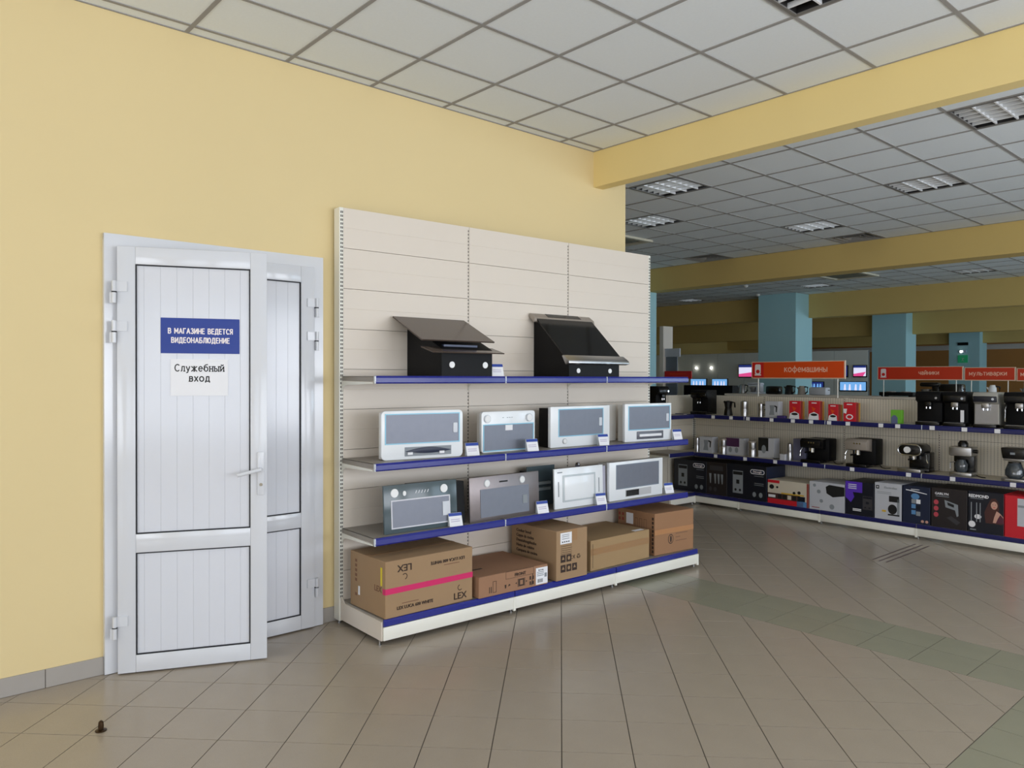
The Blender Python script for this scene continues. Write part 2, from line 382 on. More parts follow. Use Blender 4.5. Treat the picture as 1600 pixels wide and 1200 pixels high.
shared = {}
for _, p, m_, cx, cy in vis[:300]:
    dz = random.uniform(-.0002, .0002)
    full = len(p) == 4 and abs(parea(p)-(ts-2*gp)**2) < 1e-5 and m_ is ftile
    me = shared.get('t') if full else None
    if me is None:
        mb = MB().prism([(a-cx, b-cy) for a, b in poly_orient(p)], -.004, 0, 'z'); me = mb.mesh('floor_tile')
        me.materials.append(m_)
        if full: shared['t'] = me
    o = bpy.data.objects.new('floor_tile', me); COL.objects.link(o); o.location = (cx, cy, ZF+dz); o.parent = floor
for _, p, m_, cx, cy in vis[300:]: rest.setdefault(m_.name, []).append(p)
for k, ps in rest.items():
    mb = MB()
    for p in ps: mb.prism(poly_orient(p), ZF-.004, ZF, 'z')
    mb.build('floor_tile_field', MATS[k], floor, kind='stuff')
mk = mat('worn floor tape', (92, 72, 72), .6)
for x in (1.59, 1.65, 1.71): B(x-.006, x+.006, 6.76, 7.72, .0004, .0012).build('tape_line', mk, floor)

# ------------------------------------------------------------------ ceiling
ZC = 3.545
ceiling = struct('ceiling', B(-14.2, 8.6, -5.2, 34.2, ZC+.25, ZC+.35), plaster)
xs1 = [0, .1096]+[-.0076+.6*i for i in range(1, 15)]+[8.6]
ys1 = [-5.2]+[1.4661+.6*j for j in range(-11, 6)]+[4.88]
xs2 = [-14.2]+[-.005+.6*i for i in range(-23, 15)]+[8.6]
ys2 = [5.0]+[6.068+.603*j for j in range(-1, 47)]+[34.2]
lamps = []   # (x0,x1,y0,y1,lit,label)
def cell(xs, ys, x, y):
    i = max(k for k in range(len(xs)-1) if xs[k] <= x); j = max(k for k in range(len(ys)-1) if ys[k] <= y)
    return xs[i], xs[i+1], ys[j], ys[j+1]
LSPEC = [(xs1, ys1, 2.6, 3.6, 0, 'square louvred ceiling light above the front room, beside the yellow beam'),
 (xs2, ys2, -.3, 6.3, 1, 'bright square louvred ceiling light nearest the wall end, just past the front beam'),
 (xs2, ys2, -1.5, 7.6, 1, 'bright square louvred ceiling light partly hidden by the yellow wall end'),
 (xs2, ys2, -.3, 9.4, 1, 'square louvred ceiling light beside the square vent before the second beam'),
 (xs2, ys2, 1.5, 8.2, 0, 'unlit square louvred ceiling light in the middle of the hall grid'),
 (xs2, ys2, 2.7, 6.3, 0, 'largest unlit louvred ceiling light at the right, next to the front beam'),
 (xs2, ys2, -6.7, 16.2, 1, 'small distant louvred light left of the nearest teal column'),
 (xs2, ys2, -3.2, 15.6, 1, 'distant louvred light between second and third beam, above the orange coffee sign'),
 (xs2, ys2, -1.3, 13.6, 0, 'distant louvred light tucked under the second beam'),
 (xs2, ys2, -.2, 15.6, 0, 'distant louvred light at the right, between the second and third beam')]
cells_taken = set()
for xs, ys, x, y, lit, lab in LSPEC:
    c_ = cell(xs, ys, x, y); lamps.append(c_+(lit, lab)); cells_taken.add((round(c_[0], 3), round(c_[2], 3)))
vents = [cell(xs2, ys2, -2.7, 10.4), cell(xs2, ys2, -.3, 10.4)]
ac = [cell(xs2, ys2, -2.7, 8.2), cell(xs2, ys2, -2.4, 14.0)]
for c_ in vents+ac: cells_taken.add((round(c_[0], 3), round(c_[2], 3)))
cl = []; gm = MB()
for xs, ys, ya, yb, zone in ((xs1, ys1, -5.2, 4.88, 1), (xs2, ys2, 5.0, 34.2, 2)):
    for i in range(len(xs)-1):
        for j in range(len(ys)-1):
            a, b, c, d = xs[i], xs[i+1], ys[j], ys[j+1]
            if zone == 2 and (b <= -.25 and d < 5.3): continue
            if (round(a, 3), round(c, 3)) in cells_taken: continue
            if b-a < .02 or d-c < .02: continue
            cl.append((a, b, c, d))
    for x in xs: gm.box(x-.012, x+.012, ya, yb, ZC-.001, ZC+.03)
    for y in ys: gm.box(xs[0], xs[-1], y-.012, y+.012, ZC-.0005, ZC+.03)
gm.build('ceiling_grid', cgrid, ceiling, kind='stuff')
ranked = []
for a, b, c, d in cl:
    s_ = screen(((a+b)/2, (c+d)/2, ZC))
    ranked.append(((s_[2] if s_ and -80 < s_[0] < 1680 and s_[1] > -80 else 1e6+random.random()), (a, b, c, d)))
ranked.sort(key=lambda t: t[0]); shc = {}; mb = MB()
for k, (z, (a, b, c, d)) in enumerate(ranked):
    if k < 290 and z < 1e5:
        key = (round(b-a, 3), round(d-c, 3))
        if key not in shc:
            w, h = (b-a)/2-.009, (d-c)/2-.009
            shc[key] = B(-w, w, -h, h, 0, .015).mesh('ceiling_tile'); shc[key].materials.append(ctile)
        o = bpy.data.objects.new('ceiling_tile', shc[key]); COL.objects.link(o)
        o.location = ((a+b)/2, (c+d)/2, ZC+.003+random.uniform(0, .0015)); o.parent = ceiling
    else: mb.box(a+.009, b-.009, c+.009, d-.009, ZC+.003, ZC+.018)
mb.build('ceiling_tile_field', ctile, ceiling, kind='stuff')
# ceiling lights
def ceiling_light(a, b, c, d, lit, lab):
    t = thing('ceiling_light', lab, 'ceiling light', Matrix.Translation(((a+b)/2, (c+d)/2, ZC)), 'louvred ceiling lights')
    h = .285
    hs = MB().box(-h, h, -h, h, .09, .1)
    for s in (-1, 1): hs.box(s*h, s*(h-.004), -h, h, 0, .1); hs.box(-h, h, s*h, s*(h-.004), 0, .1)
    hs.build('housing', lampin, t)
    fr = MB()
    for s in (-1, 1): fr.box(s*.297, s*.278, -.297, .297, -.003, .004); fr.box(-.278, .278, s*.297, s*.278, -.003, .004)
    fr.build('frame', mat('lamp frame metal', (120, 118, 116), .4), t)
    lv = MB()
    for k in range(1, 4):
        x = -h+2*h*k/4
        lv.prism([(x-.003, .032), (x+.003, .032), (x+.006, .002), (x-.006, .002)], -h, h, 'y')
    for k in range(1, 6):
        y = -h+2*h*k/6
        lv.prism([(y-.003, .032), (y+.003, .032), (y+.006, .003), (y-.006, .003)], -h, h, 'x')
    lv.build('louvre', alum, t)
    for k in range(4):
        x = -h+2*h*(k+.5)/4
        MB().cyl((x, -h+.02, .072), .012, 2*h-.04, 'y', 10).build('tube', tube if lit else tubeoff, t)
for l in lamps: ceiling_light(*l)
for (a, b, c, d), lab in zip(vents, ('square air vent in the hall ceiling nearer the wall end', 'square air vent beside the louvred light before the second beam')):
    t = thing('ceiling_vent', lab, 'vent', Matrix.Translation(((a+b)/2, (c+d)/2, ZC)), 'square ceiling vents')
    B(-.29, .29, -.29, .29, .06, .07).build('duct', mat('dark duct', (40, 38, 38), .8), t)
    for r in (.28, .2, .12):
        m2 = MB()
        for s in (-1, 1):
            for ax in 'xy':
                m2.prism([(s*r, .0), (s*(r-.045), .045), (s*(r-.05), .045), (s*(r-.012), .0)], -r, r, ax)
        m2.build('vane', mat('vent metal', (150, 148, 146), .5), t)
for (a, b, c, d), lab in zip(ac, ('cassette air conditioner beside the louvred light at the wall end', 'distant cassette air conditioner beyond the second beam')):
    t = thing('air_conditioner', lab, 'air conditioner', Matrix.Translation(((a+b)/2+.02, (c+d)/2, ZC)), 'ceiling cassette units')
    pm = mat('cassette plastic', (214, 208, 188), .5)
    MB().frame(-.42, .42, -.42, .42, .07, -.035, -.005).xf(lambda x, y, z: (x, z, y)).build('panel_frame', pm, t)
    B(-.26, .26, -.26, .26, -.028, -.006).build('grille', mat('cassette grille', (120, 118, 100), .6), t)
    B(-.36, .36, -.36, .36, -.004, -.002).build('air_slot', slotm, t)
for x, y, lab in ((-4.27, 14.28, 'small white smoke detector on the ceiling past the second beam'), (-5.0, 16.0, 'small white smoke detector beside the nearest teal column')):
    t = MB().lathe([(.05, 0), (.05, -.02), (.03, -.045), (.001, -.05)], n=14).build('smoke_detector', plaster); t.location = (x, y, ZC+.001)
    tag(t, lab, 'detector')

# ------------------------------------------------------------------ walls, beams, columns
wl = MB().box(-.25, 0, -5.2, 1.05, 0, ZC+.3).box(-.25, 0, 2.29, 5.305, 0, ZC+.3).box(-.25, 0, 1.05, 2.29, 2.34, ZC+.3)
struct('wall_left', wl, yellow)
def wall_holes(name, axis, pos, t, a0, a1, hs, m, z1=ZC+.3):
    """wall with window holes: hs = [(a,b,z0,z1)]"""
    mb = MB(); cur = a0
    def bx(p, q, zz0, zz1):
        if axis == 'x': mb.box(pos, pos+t, p, q, zz0, zz1)
        else: mb.box(p, q, pos, pos+t, zz0, zz1)
    for p, q, zz0, zz1 in sorted(hs):
        bx(cur, p, 0, z1); bx(p, q, 0, zz0); bx(p, q, zz1, z1); cur = q
    bx(cur, a1, 0, z1); return struct(name, mb, m)
wr = [(-4.2, -1.6, .45, 3.05), (-1.0, 1.6, .45, 3.05), (2.1, 4.7, .45, 3.05), (5.2, 7.8, .45, 3.05), (8.4, 11.0, .9, 2.9), (12.7, 15.3, .9, 2.9), (18.7, 21.3, .9, 2.9), (25.2, 27.8, .9, 2.9)]  # last opening is an added window for light in the far hall
wall_holes('wall_right', 'x', 8.4, .2, -5.2, 34.2, wr, yellow)
wb = [(.9, 3.5, .45, 3.05), (4.7, 7.3, .45, 3.05)]
wall_holes('wall_front', 'y', -5.2, .2, -.25, 8.6, wb, yellow)
k = 0
for (p, q, z0, z1) in wr+wb:
    k += 1; side = k > len(wr)
    mb = MB().frame(p, q, z0, z1, .06, -.03, .03); mb.box((p+q)/2-.03, (p+q)/2+.03, -.03, .03, z0+.06, z1-.06)
    mb.box(p+.06, q-.06, -.028, .028, z1-.7, z1-.65)
    mb.xf((lambda x, y, z: (x, -5.1+y, z)) if side else (lambda x, y, z: (8.5+y, x, z)))
    struct('window_%d' % k, mb, pvc)
struct('wall_hall_near', B(-14.2, -.25, 5.1, 5.3, 0, ZC+.3), ochre)
struct('wall_hall_left', B(-14.3, -14.1, 5.3, 34.2, 0, ZC+.3), ochre)
struct('wall_hall_back', B(-14.3, 8.6, 34, 34.2, 0, ZC+.3), brown)
B(-14.1, 8.4, 33.96, 34.001, 2.75, 2.95).build('trim_1', plaster)['kind'] = 'structure'
struct('wall_passage', MB().box(-1.6, -1.5, .5, 2.9, 0, 2.6).box(-1.5, -.25, .5, .6, 0, 2.6).box(-1.5, -.25, 2.8, 2.9, 0, 2.6).box(-1.6, -.25, .5, 2.9, 2.6, 2.7), plaster)
for nm, y0, y1, z, x0, m_ in (('trim_2', 4.88, 5.0, 3.24, 0, beamy), ('trim_3', 10.9, 11.25, 3.15, -14.2, ochre), ('trim_4', 16.9, 17.25, 3.0, -14.2, ochre), ('trim_5', 22.95, 23.2, 2.86, -14.2, ochre), ('trim_6', 28.9, 29.2, 2.8, -14.2, ochre)):
    struct(nm, B(x0, 8.41, y0, y1, z, ZC+.26), m_, label=None)
for nm, y0, y1 in (('column_1', 10.3, 11.2), ('column_2', 16.3, 17.07), ('column_3', 22.5, 23.22), ('column_4', 28.6, 29.32)):
    struct(nm, B(-5.16, -4.22, y0, y1, 0, ZC+.2), teal)
# baseboard of the left wall
bb = struct('baseboard_left', B(0, .004, -5.2, 1.035, 0, .094), fgrout)
y = .764
for lo, hi in [(.767, 1.034)]+[(.764-.3*(i+1)+.003, .764-.3*i) for i in range(6)]:
    B(.001, .010, lo, hi, .001, .096).build('baseboard_tile', btile, bb, bevel=.0015, seg=1)
B(.001, .010, -5.2, -1.04, .001, .096).build('baseboard_tile', btile, bb)
bb2 = struct('baseboard_left', B(0, .004, 2.305, 5.3, 0, .094), fgrout)
for i in range(10): B(.001, .010, 2.307+.3*i, 2.304+.3*(i+1), .001, .096).build('baseboard_tile', btile, bb2, bevel=.0015, seg=1)

# ------------------------------------------------------------------ white double door
door = empty('door_1', Matrix.Translation((0, 1.035, 0)) @ Matrix.Rotation(PI/2, 4, 'Z')); door['kind'] = 'structure'
# local: x runs along the wall (+Y world), -y towards the room (+X world)
MB().frame(0, 1.268, -.3, 2.353, .068, -.03, .03).xf(lambda x, y, z: (x, y, max(z, .003))).build('frame', pvc, door, bevel=.004)
B(.0655, .0705, -.036, -.02, .01, 2.288).build('gap_strip', black, door)  # black strip put in as the shade of the gap beside the leaf
def leaf(x0, x1, boards, hinge_side, Mx=None, z1=2.283, uz=(.748, 2.19), lz=(.1, .648), st=.088, st2=.088, rows=None):
    """door leaf in its own coordinates, x 0..w"""
    w = x1-x0
    lf_ = MB().box(0, st, -.05, 0, .008, z1).box(w-st2, w, -.05, 0, .008, z1)
    for a, b in ((.008, lz[0]), (lz[1], uz[0]), (uz[1], z1)): lf_.box(st, w-st2, -.05, 0, a, b)
    o = lf_.build('leaf', pvc, door, bevel=.003)
    o.matrix_local = Matrix.Translation((x0, 0, 0)) if Mx is None else Mx
    for a, b in (uz, lz):
        MB().frame(st, w-st2, a, b, .006, -.047, -.02).build('gasket', black, o)
        xs = [st+.006]+boards+[w-st2-.006]
        for p, q in zip(xs[:-1], xs[1:]): B(p+.0002, q-.0002, -.039, -.02, a+.006, b-.006).build('board', pvcb, o, bevel=.0007, seg=1)
        B(st, w-st2, -.03, -.012, a, b).build('backing', pvc, o)
    return o
ang = math.radians(23.07)
Lf = leaf(0, .756, [.129+.081*i for i in range(7)], 0, Matrix.Translation((.07, -.03, 0)) @ Matrix.Rotation(-ang, 4, 'Z'))
L2 = leaf(.71, 1.195, [.16, .235, .31], 1, Matrix.Translation((.715, .0, 0)), st=.088, st2=.092, uz=(.742, 2.183), lz=(.097, .648))
# hinges
def hinge(o, x, z, s):
    h = MB().cyl((x-s*.012, -.062, z+.062), .011, .055, 'z', 12).box(x-s*.012, x+s*.05, -.058, -.05, z+.062, z+.115)
    h.build('hinge', pvc, o, smooth=True)
    h = MB().cyl((x-s*.012, -.062, z), .011, .055, 'z', 12).box(x-s*.034, x-s*.012, -.06, -.052, z, z+.055)
    h.build('hinge', pvc, o, smooth=True)
    B(x-s*.024, x, -.0625, -.051, z+.055, z+.062).build('hinge_gap', black, o)
for z in (1.98, 1.77, .2): hinge(Lf, 0, z, 1)
for z in (1.97, 1.76, .2): hinge(L2, .482, z, -1)
# handle
MB().prism(rrect(.705, .741, .93, 1.172, .006), -.062, -.05).build('handle_plate', pvc, Lf, bevel=.002)
MB().cyl((.722, -.085, 1.075), .011, .035, 'y', 14).tube([(.722, -.092, 1.075), (.70, -.1, 1.072), (.62, -.1, 1.053), (.6, -.098, 1.049)], .0105, 12).build('lever', pvc, Lf, smooth=True)
MB().cyl((.724, -.068, .99), .009, .008, 'y', 14).build('keyhole', chrome, Lf)
# signs on the door
DL = Matrix.Translation((0, 1.035, 0)) @ Matrix.Rotation(PI/2, 4, 'Z') @ Matrix.Translation((.07, -.03, 0)) @ Matrix.Rotation(-ang, 4, 'Z')
t = thing('sign', 'blue rectangular notice with white capitals on the white door', 'sign', DL @ Matrix.Translation((.411, -.041, 1.718)))
B(-.2, .2, -.0012, 0, 0, .192).build('plate', signb, t)
strokes(t, 'В МАГАЗИНЕ ВЕДЕТСЯ', .0265, signw, FR(0, .122, -.0014), .2, .8, .25)
strokes(t, 'ВИДЕОНАБЛЮДЕНИЕ', .0265, signw, FR(0, .072, -.0014), .2, .8, .26)
t = thing('sign', 'white paper notice in black letters under the blue one', 'sign', DL @ Matrix.Translation((.405, -.041, 1.487)))
B(-.146, .146, -.001, 0, 0, .2).build('sheet', paper, t)
strokes(t, 'Служебный', .036, inkb, FR(0, .147, -.0012), .15, 1.0, .27, serif=.085)
strokes(t, 'вход', .036, inkb, FR(0, .092, -.0012), .16, 1.0, .27, serif=.085)
# door stop on the floor
t = thing('door_stop', 'small dark bronze door stop lying on the floor tiles', 'door stop', Matrix.Translation((.71, .86, .0006)))
MB().lathe([(.024, 0), (.024, .004), (.012, .007), (.002, .007)], n=18).build('base', bronze, t, smooth=True)
MB().lathe([(.011, .0), (.012, .016), (.010, .034), (.004, .040), (.001, .040)], (0, 0, .0065), 14).build('peg', bronze, t, smooth=True)

# ------------------------------------------------------------------ gondola racks
def rack(name, label, Mx, edges, top, levels, base_z=.155, dsh=.44, dba=.54, panel=rackm, rail=blue, slots=True, rows=10, backz=0, rail_h=.045, tags=None, shelfm=rackd, basem=rackw, rowh=.26, bays=None):
    t = thing(name, label, 'shelving', Mx)
    n = len(edges)
    for k, e in enumerate(edges):
        endp = k in (0, n-1); w = .015 if endp else .006
        B(e-w, e+w, .0, .075, .02, top).build('upright', rackw if endp else rackm, t, bevel=.002 if endp else 0, seg=1)
        if slots:
            mb = MB(); z = .17
            while z < top-.02:
                for dx in ((-.004, .0065) if endp else (0,)): mb.box(e+dx-.0032, e+dx+.0032, -.0008, .002, z, z+.014)
                z += .025
            o = mb.build('slots', slotm, t, kind='stuff')
    for a, b in zip(edges[:-1], edges[1:]):
        z = top
        while z > .16:
            zl = max(z-rowh, .15)
            if zl < z-.03:
                zm = (z+zl)/2; x0, x1 = a+(.014 if a == edges[0] else .0075), b-(.014 if b == edges[-1] else .0075)
                prof = [(.0, z-.0015), (.0, zm+.002), (.0012, zm), (.0, zm-.002), (0, zl+.0015), (.02, zl+.0015), (.02, z-.0015)]
                MB().prism([(-.002+p, q) for p, q in prof], x0, x1, 'x').build('back_panel', panel, t)
            z = zl
        B(a, b, .021, .03, .15, top-.002).build('backing', mat('shadow gap steel', (130, 122, 112), .6), t)
    for lv in levels:
        for k, (a, b) in list(enumerate(zip(edges[:-1], edges[1:])))[:bays]:
            s = MB().box(a+.004, b-.004, -dsh+.016, -.003, lv-.004, lv).box(a+.004, b-.004, -dsh+.016, -dsh+.02, lv-.034, lv)
            s.box(a+.004, a+.008, -dsh+.02, -.003, lv-.03, lv).box(b-.008, b-.004, -dsh+.02, -.003, lv-.03, lv)
            s = s.build('shelf', shelfm, t)
            y0 = -dsh+.014
            MB().prism([(y0, lv+.003), (y0-.005, lv+.002), (y0-.011, lv-.01), (y0-.012, lv-rail_h+.008), (y0-.006, lv-rail_h), (y0, lv-rail_h+.002)], a+.003, b-.003, 'x').build('price_rail', rail, s)
            B(a-.001, a+.006, y0-.0118, y0+.002, lv-rail_h+.001, lv+.001).build('rail_end', clear, s)
            if tags and lv in tags:
                for u in tags[lv]:
                    if a <= u < b: B(u-.024, u+.024, y0-.0135, y0-.0115, lv-rail_h+.004, lv-.002).build('price_tag', paper, s)
        for e in edges[:bays and bays+1]:
            yq = -dsh+.03
            pf = [(-.001, lv-.03), (yq, lv-.036), (yq, lv-.045)]+[(-.001-.07*(1-math.sin(PI/2*i/6)) if i else -.09, lv-.055-.06*(1-math.cos(PI/2*i/6))) for i in range(7)]
            MB().prism(pf, e-.0025 if e > edges[0] else e+.001, e+.0005 if e > edges[0] else e+.004, 'x').build('bracket', rackw, t)
    # base
    for a, b in list(zip(edges[:-1], edges[1:]))[:bays]:
        s = MB().box(a+.003, b-.003, -dba+.012, -.003, base_z-.012, base_z-.001).build('base_shelf', shelfm, t)
        MB().prism([(-dba+.012, base_z+.001), (-dba+.005, base_z), (-dba-.001, base_z-.01), (-dba-.001, base_z-.038), (-dba+.012, base_z-.042)], a+.004, b-.004, 'x').build('price_rail', rail, s)
        B(a+.002, b-.002, -dba, -dba+.012, .032, base_z-.043).build('kick_board', basem, t, bevel=.003)
        B(b-.012, b+.006, -dba-.003, -dba+.014, .02, base_z-.043).build('kick_clip', basem, t)
    for e in edges[:bays and bays+1]:
        MB().prism([(-.003, .03), (-dba+.014, .03), (-dba+.014, base_z-.012), (-.05, base_z-.012), (-.003, base_z+.02)], e-.006, e+.004, 'x').build('base_bracket', rackm, t)
        for yy in (-dba+.045, .03): MB().cyl((e, yy, .0006), .011, .006, 'z', 10).cyl((e, yy, .006), .005, .027, 'z', 8).build('foot', steel, t)
    return t
a1 = math.atan2(.109, 2.969)
RK1 = Matrix.Translation((.09, 2.37, 0)) @ Matrix.Rotation(PI/2-a1, 4, 'Z')
E1 = [.03, 1.035, 2.03, 3.03]
rack('gondola_rack', 'cream panelled shelving unit with blue price rails standing against the yellow wall', RK1, E1, 2.682, [1.597, 1.068, .618])
a2 = math.radians(1.95)
RK2 = Matrix.Translation((-.92197, 8.57469, 0)) @ Matrix.Rotation(-a2, 4, 'Z')
E2 = [-.62, .42, 1.44, 2.45, 3.46, 4.47]
T1 = [-.45, -.02, .24, .475, .79, 1.06, 1.28, 1.49, 1.70, 2.05, 2.22, 2.55, 2.84, 3.12]
T2 = [-.42, .02, .44, .84, 1.21, 1.75, 2.33, 2.74, 3.25]
rack('gondola_rack', 'low perforated shelving unit carrying coffee makers, with orange signs above', RK2, E2, 1.365, [1.125, .64], base_z=.15, panel=perf, rail=blued, rowh=.4, tags={1.125: T1, .64: T2}, shelfm=mat('cream shelf steel', (205, 196, 178), .5))
RK3 = RK2 @ Matrix.Translation((-.64, -1.035, 0)) @ Matrix.Rotation(PI/2, 4, 'Z')
rack('gondola_rack', 'single low shelving bay closing the corner at the left of the coffee display', RK3, [0, .48, 1.02], 1.365, [1.125, .66], base_z=.15, panel=perf, rail=blued, rowh=.4, dsh=.42, dba=.44, bays=1)

def PL(RK, u, v, z, rot=0): return RK @ Matrix.Translation((u, -v, z)) @ Matrix.Rotation(rot, 4, 'Z')
# ------------------------------------------------------------------ cooker hoods on the tall rack
z1 = 1.598
t = thing('cooker_hood', 'black angled cooker hood with two brown glass plates on the top shelf', 'cooker hood', PL(RK1, .725, .42, z1))
MB().prism([(0, 0), (.418, 0), (.418, .33), (.385, .345), (.02, .185), (0, .175)], -.205, .205, 'x').build('body', blkm, t)
gl = MB().prism([(.395, .394), (.39, .402), (.03, .235), (.035, .227)], -.335, .25, 'x').build('glass_panel', glassbr, t)
gl2 = MB().prism([(.075, .186), (.072, .193), (-.065, .156), (-.062, .149)], -.315, .26, 'x').build('glass_panel', glassbr, t)
B(-.16, .11, .04, .07, .188, .207).build('control_strip', mat('blue grey strip', (56, 64, 92), .3), t)
for x in (-.125, .145): MB().cyl((x, -.004, .075), .021, .006, 'y', 20).build('lamp', lens, t, smooth=True)
t = thing('cooker_hood', 'black angled cooker hood with steel trim bars on the top shelf', 'cooker hood', PL(RK1, 1.935, .4, z1))
MB().prism([(0, 0), (.398, 0), (.398, .44), (.37, .46), (.0, .115)], -.27, .27, 'x').build('body', blkm, t)
MB().prism([(.36, .462), (.352, .47), (-.02, .125), (-.012, .117)], -.3, .3, 'x').build('glass_panel', glassb, t)
MB().prism([(.4, .475), (.385, .492), (.33, .455), (.325, .43), (.34, .42)], -.325, .325, 'x').build('top_bar', darksteel, t, bevel=.002)
MB().prism([(.3828, .4905), (.3815, .4925), (.3425, .4665), (.3435, .4645)], -.17, .19, 'x').build('slot', blk, t)
MB().prism([(.02, .155), (.005, .16), (-.055, .12), (-.058, .1), (-.02, .09)], -.325, .325, 'x').build('bottom_bar', steel, t, bevel=.002)
for x in (-.175, .165): MB().cyl((x, -.004, .045), .018, .006, 'y', 20).build('lamp', lens, t, smooth=True)

def slim_hood(label, u0, u1, v, z, h, body, depth=.1, rot=0, lean=0, m=wh, mesh=None, fm_=film, r=.012, filter_clip=True, bodym=whs, bi=.02):
    w = u1-u0
    t = thing('cooker_hood', label, 'cooker hood', PL(RK1, (u0+u1)/2, v, z, rot) @ Matrix.Rotation(lean, 4, 'X'))
    MB().prism(rrect(-w/2, w/2, 0, h, r), 0, .03).build('front_panel', m, t, bevel=.003)
    B(-w/2+bi, w/2-bi, .03, .03+depth, .004, h-.012).build('body', bodym, t)
    if mesh:
        a, b, c, d = mesh; a -= w/2; b -= w/2
        if fm_: MB().frame(a-.007, b+.007, c-.007, d+.007, .007, -.003, .001).build('film_edge', fm_, t)
        B(a, b, -.002, .001, c, d).build('filter', filt, t)
        if filter_clip: MB().prism(rrect(b-.042, b-.012, (c+d)/2-.034, (c+d)/2+.03, .006), -.006, 0).build('filter_clip', mat('white clip', (210, 214, 222), .3), t)
    return t, w
def lampd(t, x, z, r=.022, ring=True):
    if ring: MB().cyl((x, -.006, z), r+.005, .008, 'y', 24).build('lamp_ring', steel, t, smooth=True)
    MB().cyl((x, -.009, z), r, .01, 'y', 24, r2=r).build('lamp', lens, t, smooth=True)
z2 = 1.069
# H1
t, w = slim_hood('white rounded slim hood with dark curved handle, first on the second shelf', .146, .722, .34, z2, .31, 0, .06, rot=-.12, mesh=(.03, .545, .105, .285), r=.03)
B(-.13, .2, -.004, .0, .02, .078).build('handle_recess', greyp, t)
MB().prism([(-.125+.32*i/12, .05-.014*math.sin(PI*i/12)) for i in range(13)]+[(.195-.32*i/12, .052+.022*math.sin(PI*i/12)) for i in range(13)], -.012, -.003).build('handle', nb, t, bevel=.002)
for x in (-.1, .125): B(x-.015, x+.02, -.014, -.011, .03, .046).build('switch', paper, t)
# H2
t, w = slim_hood('white hood with two round lamps above its filter, second on the second shelf', .925, 1.41, .31, z2, .285, 0, .05, mesh=(.02, .465, .015, .19), r=.022, filter_clip=False)
for x in (-.195, .185): lampd(t, x, .235, .024)
B(-.035, .03, -.004, 0, .15, .188).build('sticker', paper, t)
for x in (-.06, -.02, 0, .02): B(x, x+.012, -.002, 0, .238, .242).build('button', greyp, t)
# H3
t, w = slim_hood('white hood on a black housing with two small lamps, third on second shelf', 1.56, 2.19, .315, z2, .305, 0, .1, mesh=(.085, .55, .085, .28), bodym=blkm, bi=-.0, r=.006)
for x in (-.175, .2): lampd(t, x, .045, .016)
# H4
t, w = slim_hood('white slim hood with grey handle bar and a pale rear housing, last on second shelf', 2.37, 2.915, .33, z2, .31, 0, .07, rot=-.06, mesh=(.045, .52, .1, .285), r=.006)
B(-.14, .17, -.006, 0, .018, .082).build('handle_recess', mat('grey handle surround', (96, 98, 108), .3), t, bevel=.004)
B(-.115, .145, -.012, -.004, .038, .06).build('handle', paper, t, bevel=.004)
B(-.32, -.22, .16, .17, .004, .3).build('rear_housing', whs, t)
z3 = .619
# H5
t = thing('cooker_hood', 'dark steel hood with two round lamps, first on the third shelf', 'cooker hood', PL(RK1, .415, .372, z3, -.02) @ Matrix.Rotation(-.06, 4, 'X'))
B(-.28, .26, -.004, .012, 0, .3).build('front_panel', glasst, t, bevel=.002)
B(.0, .33, .012, .22, .004, .283).build('body', blkm, t)
MB().frame(-.232, .205, .028, .206, .008, -.008, -.003).build('filter_frame', mat('pale filter frame', (214, 214, 222), .3), t)
B(-.225, .198, -.007, -.003, .036, .2).build('filter', filt, t)
B(.145, .195, -.012, -.006, .075, .165).build('filter_clip', mat('white clip', (210, 214, 222), .3), t)
for x in (-.205, .16): lampd(t, x, .25, .027, False)
MB().prism(disc(-.135, .243, .011, .016), -.01, -.003).build('switch', lens, t)
for i in range(5): MB().prism([(-.055+.022*i, .236), (-.050+.022*i, .236), (-.042+.022*i, .254), (-.047+.022*i, .254)], -.005, -.003).build('control_mark', paper, t)
# H6
t = thing('cooker_hood', 'brushed grey steel hood with two lamps in the middle of the third shelf', 'cooker hood', PL(RK1, 1.08, .385, z3, .03) @ Matrix.Rotation(-.04, 4, 'X'))
B(-.315, .315, -.004, .01, 0, .3).build('front_panel', mat('brushed brown grey steel', (132, 124, 124), .35, .7, var=.06, scale=25), t, bevel=.002)
B(-.1, .22, .01, .2, .004, .27).build('body', blkm, t)
B(-.225, .215, -.007, -.003, .025, .215).build('filter', filt, t)
B(.155, .195, -.01, -.005, .085, .145).build('filter_clip', greyp, t)
for x in (-.165, .155): lampd(t, x, .253, .022)
B(-.055, .02, -.006, -.004, .25, .26).build('control_strip', blk, t)
# H7
t = thing('cooker_hood', 'white hood with plain bordered front panel and chrome ball on top, third shelf', 'cooker hood', PL(RK1, 1.815, .352, z3) @ Matrix.Rotation(-.03, 4, 'X'))
B(-.255, .255, -.012, .004, 0, .297).build('front_panel', wh, t, bevel=.002)
B(.0, .3, .004, .09, .004, .285).build('body', mat('lilac grey housing', (170, 168, 184), .4), t)
B(-.175, .17, -.017, -.011, .045, .245).build('raised_frame', mat('pale grey trim', (196, 204, 208), .3), t, bevel=.003)
B(-.16, .15, -.021, -.016, .058, .232).build('door_panel', wh, t, bevel=.003)
for x in (-.215, .21): B(x-.004, x+.004, -.014, -.011, .09, .2).build('trim_line', greyp, t)
dec(t, 'print_line', -.225, -.175, .264, .272, greyp, 1, y=-.012)
MB().lathe([(.001, 0), (.016, .004), (.022, .02), (.016, .036), (.001, .04)], (.05, .055, .285), 16).build('ball', chrome, t, smooth=True)
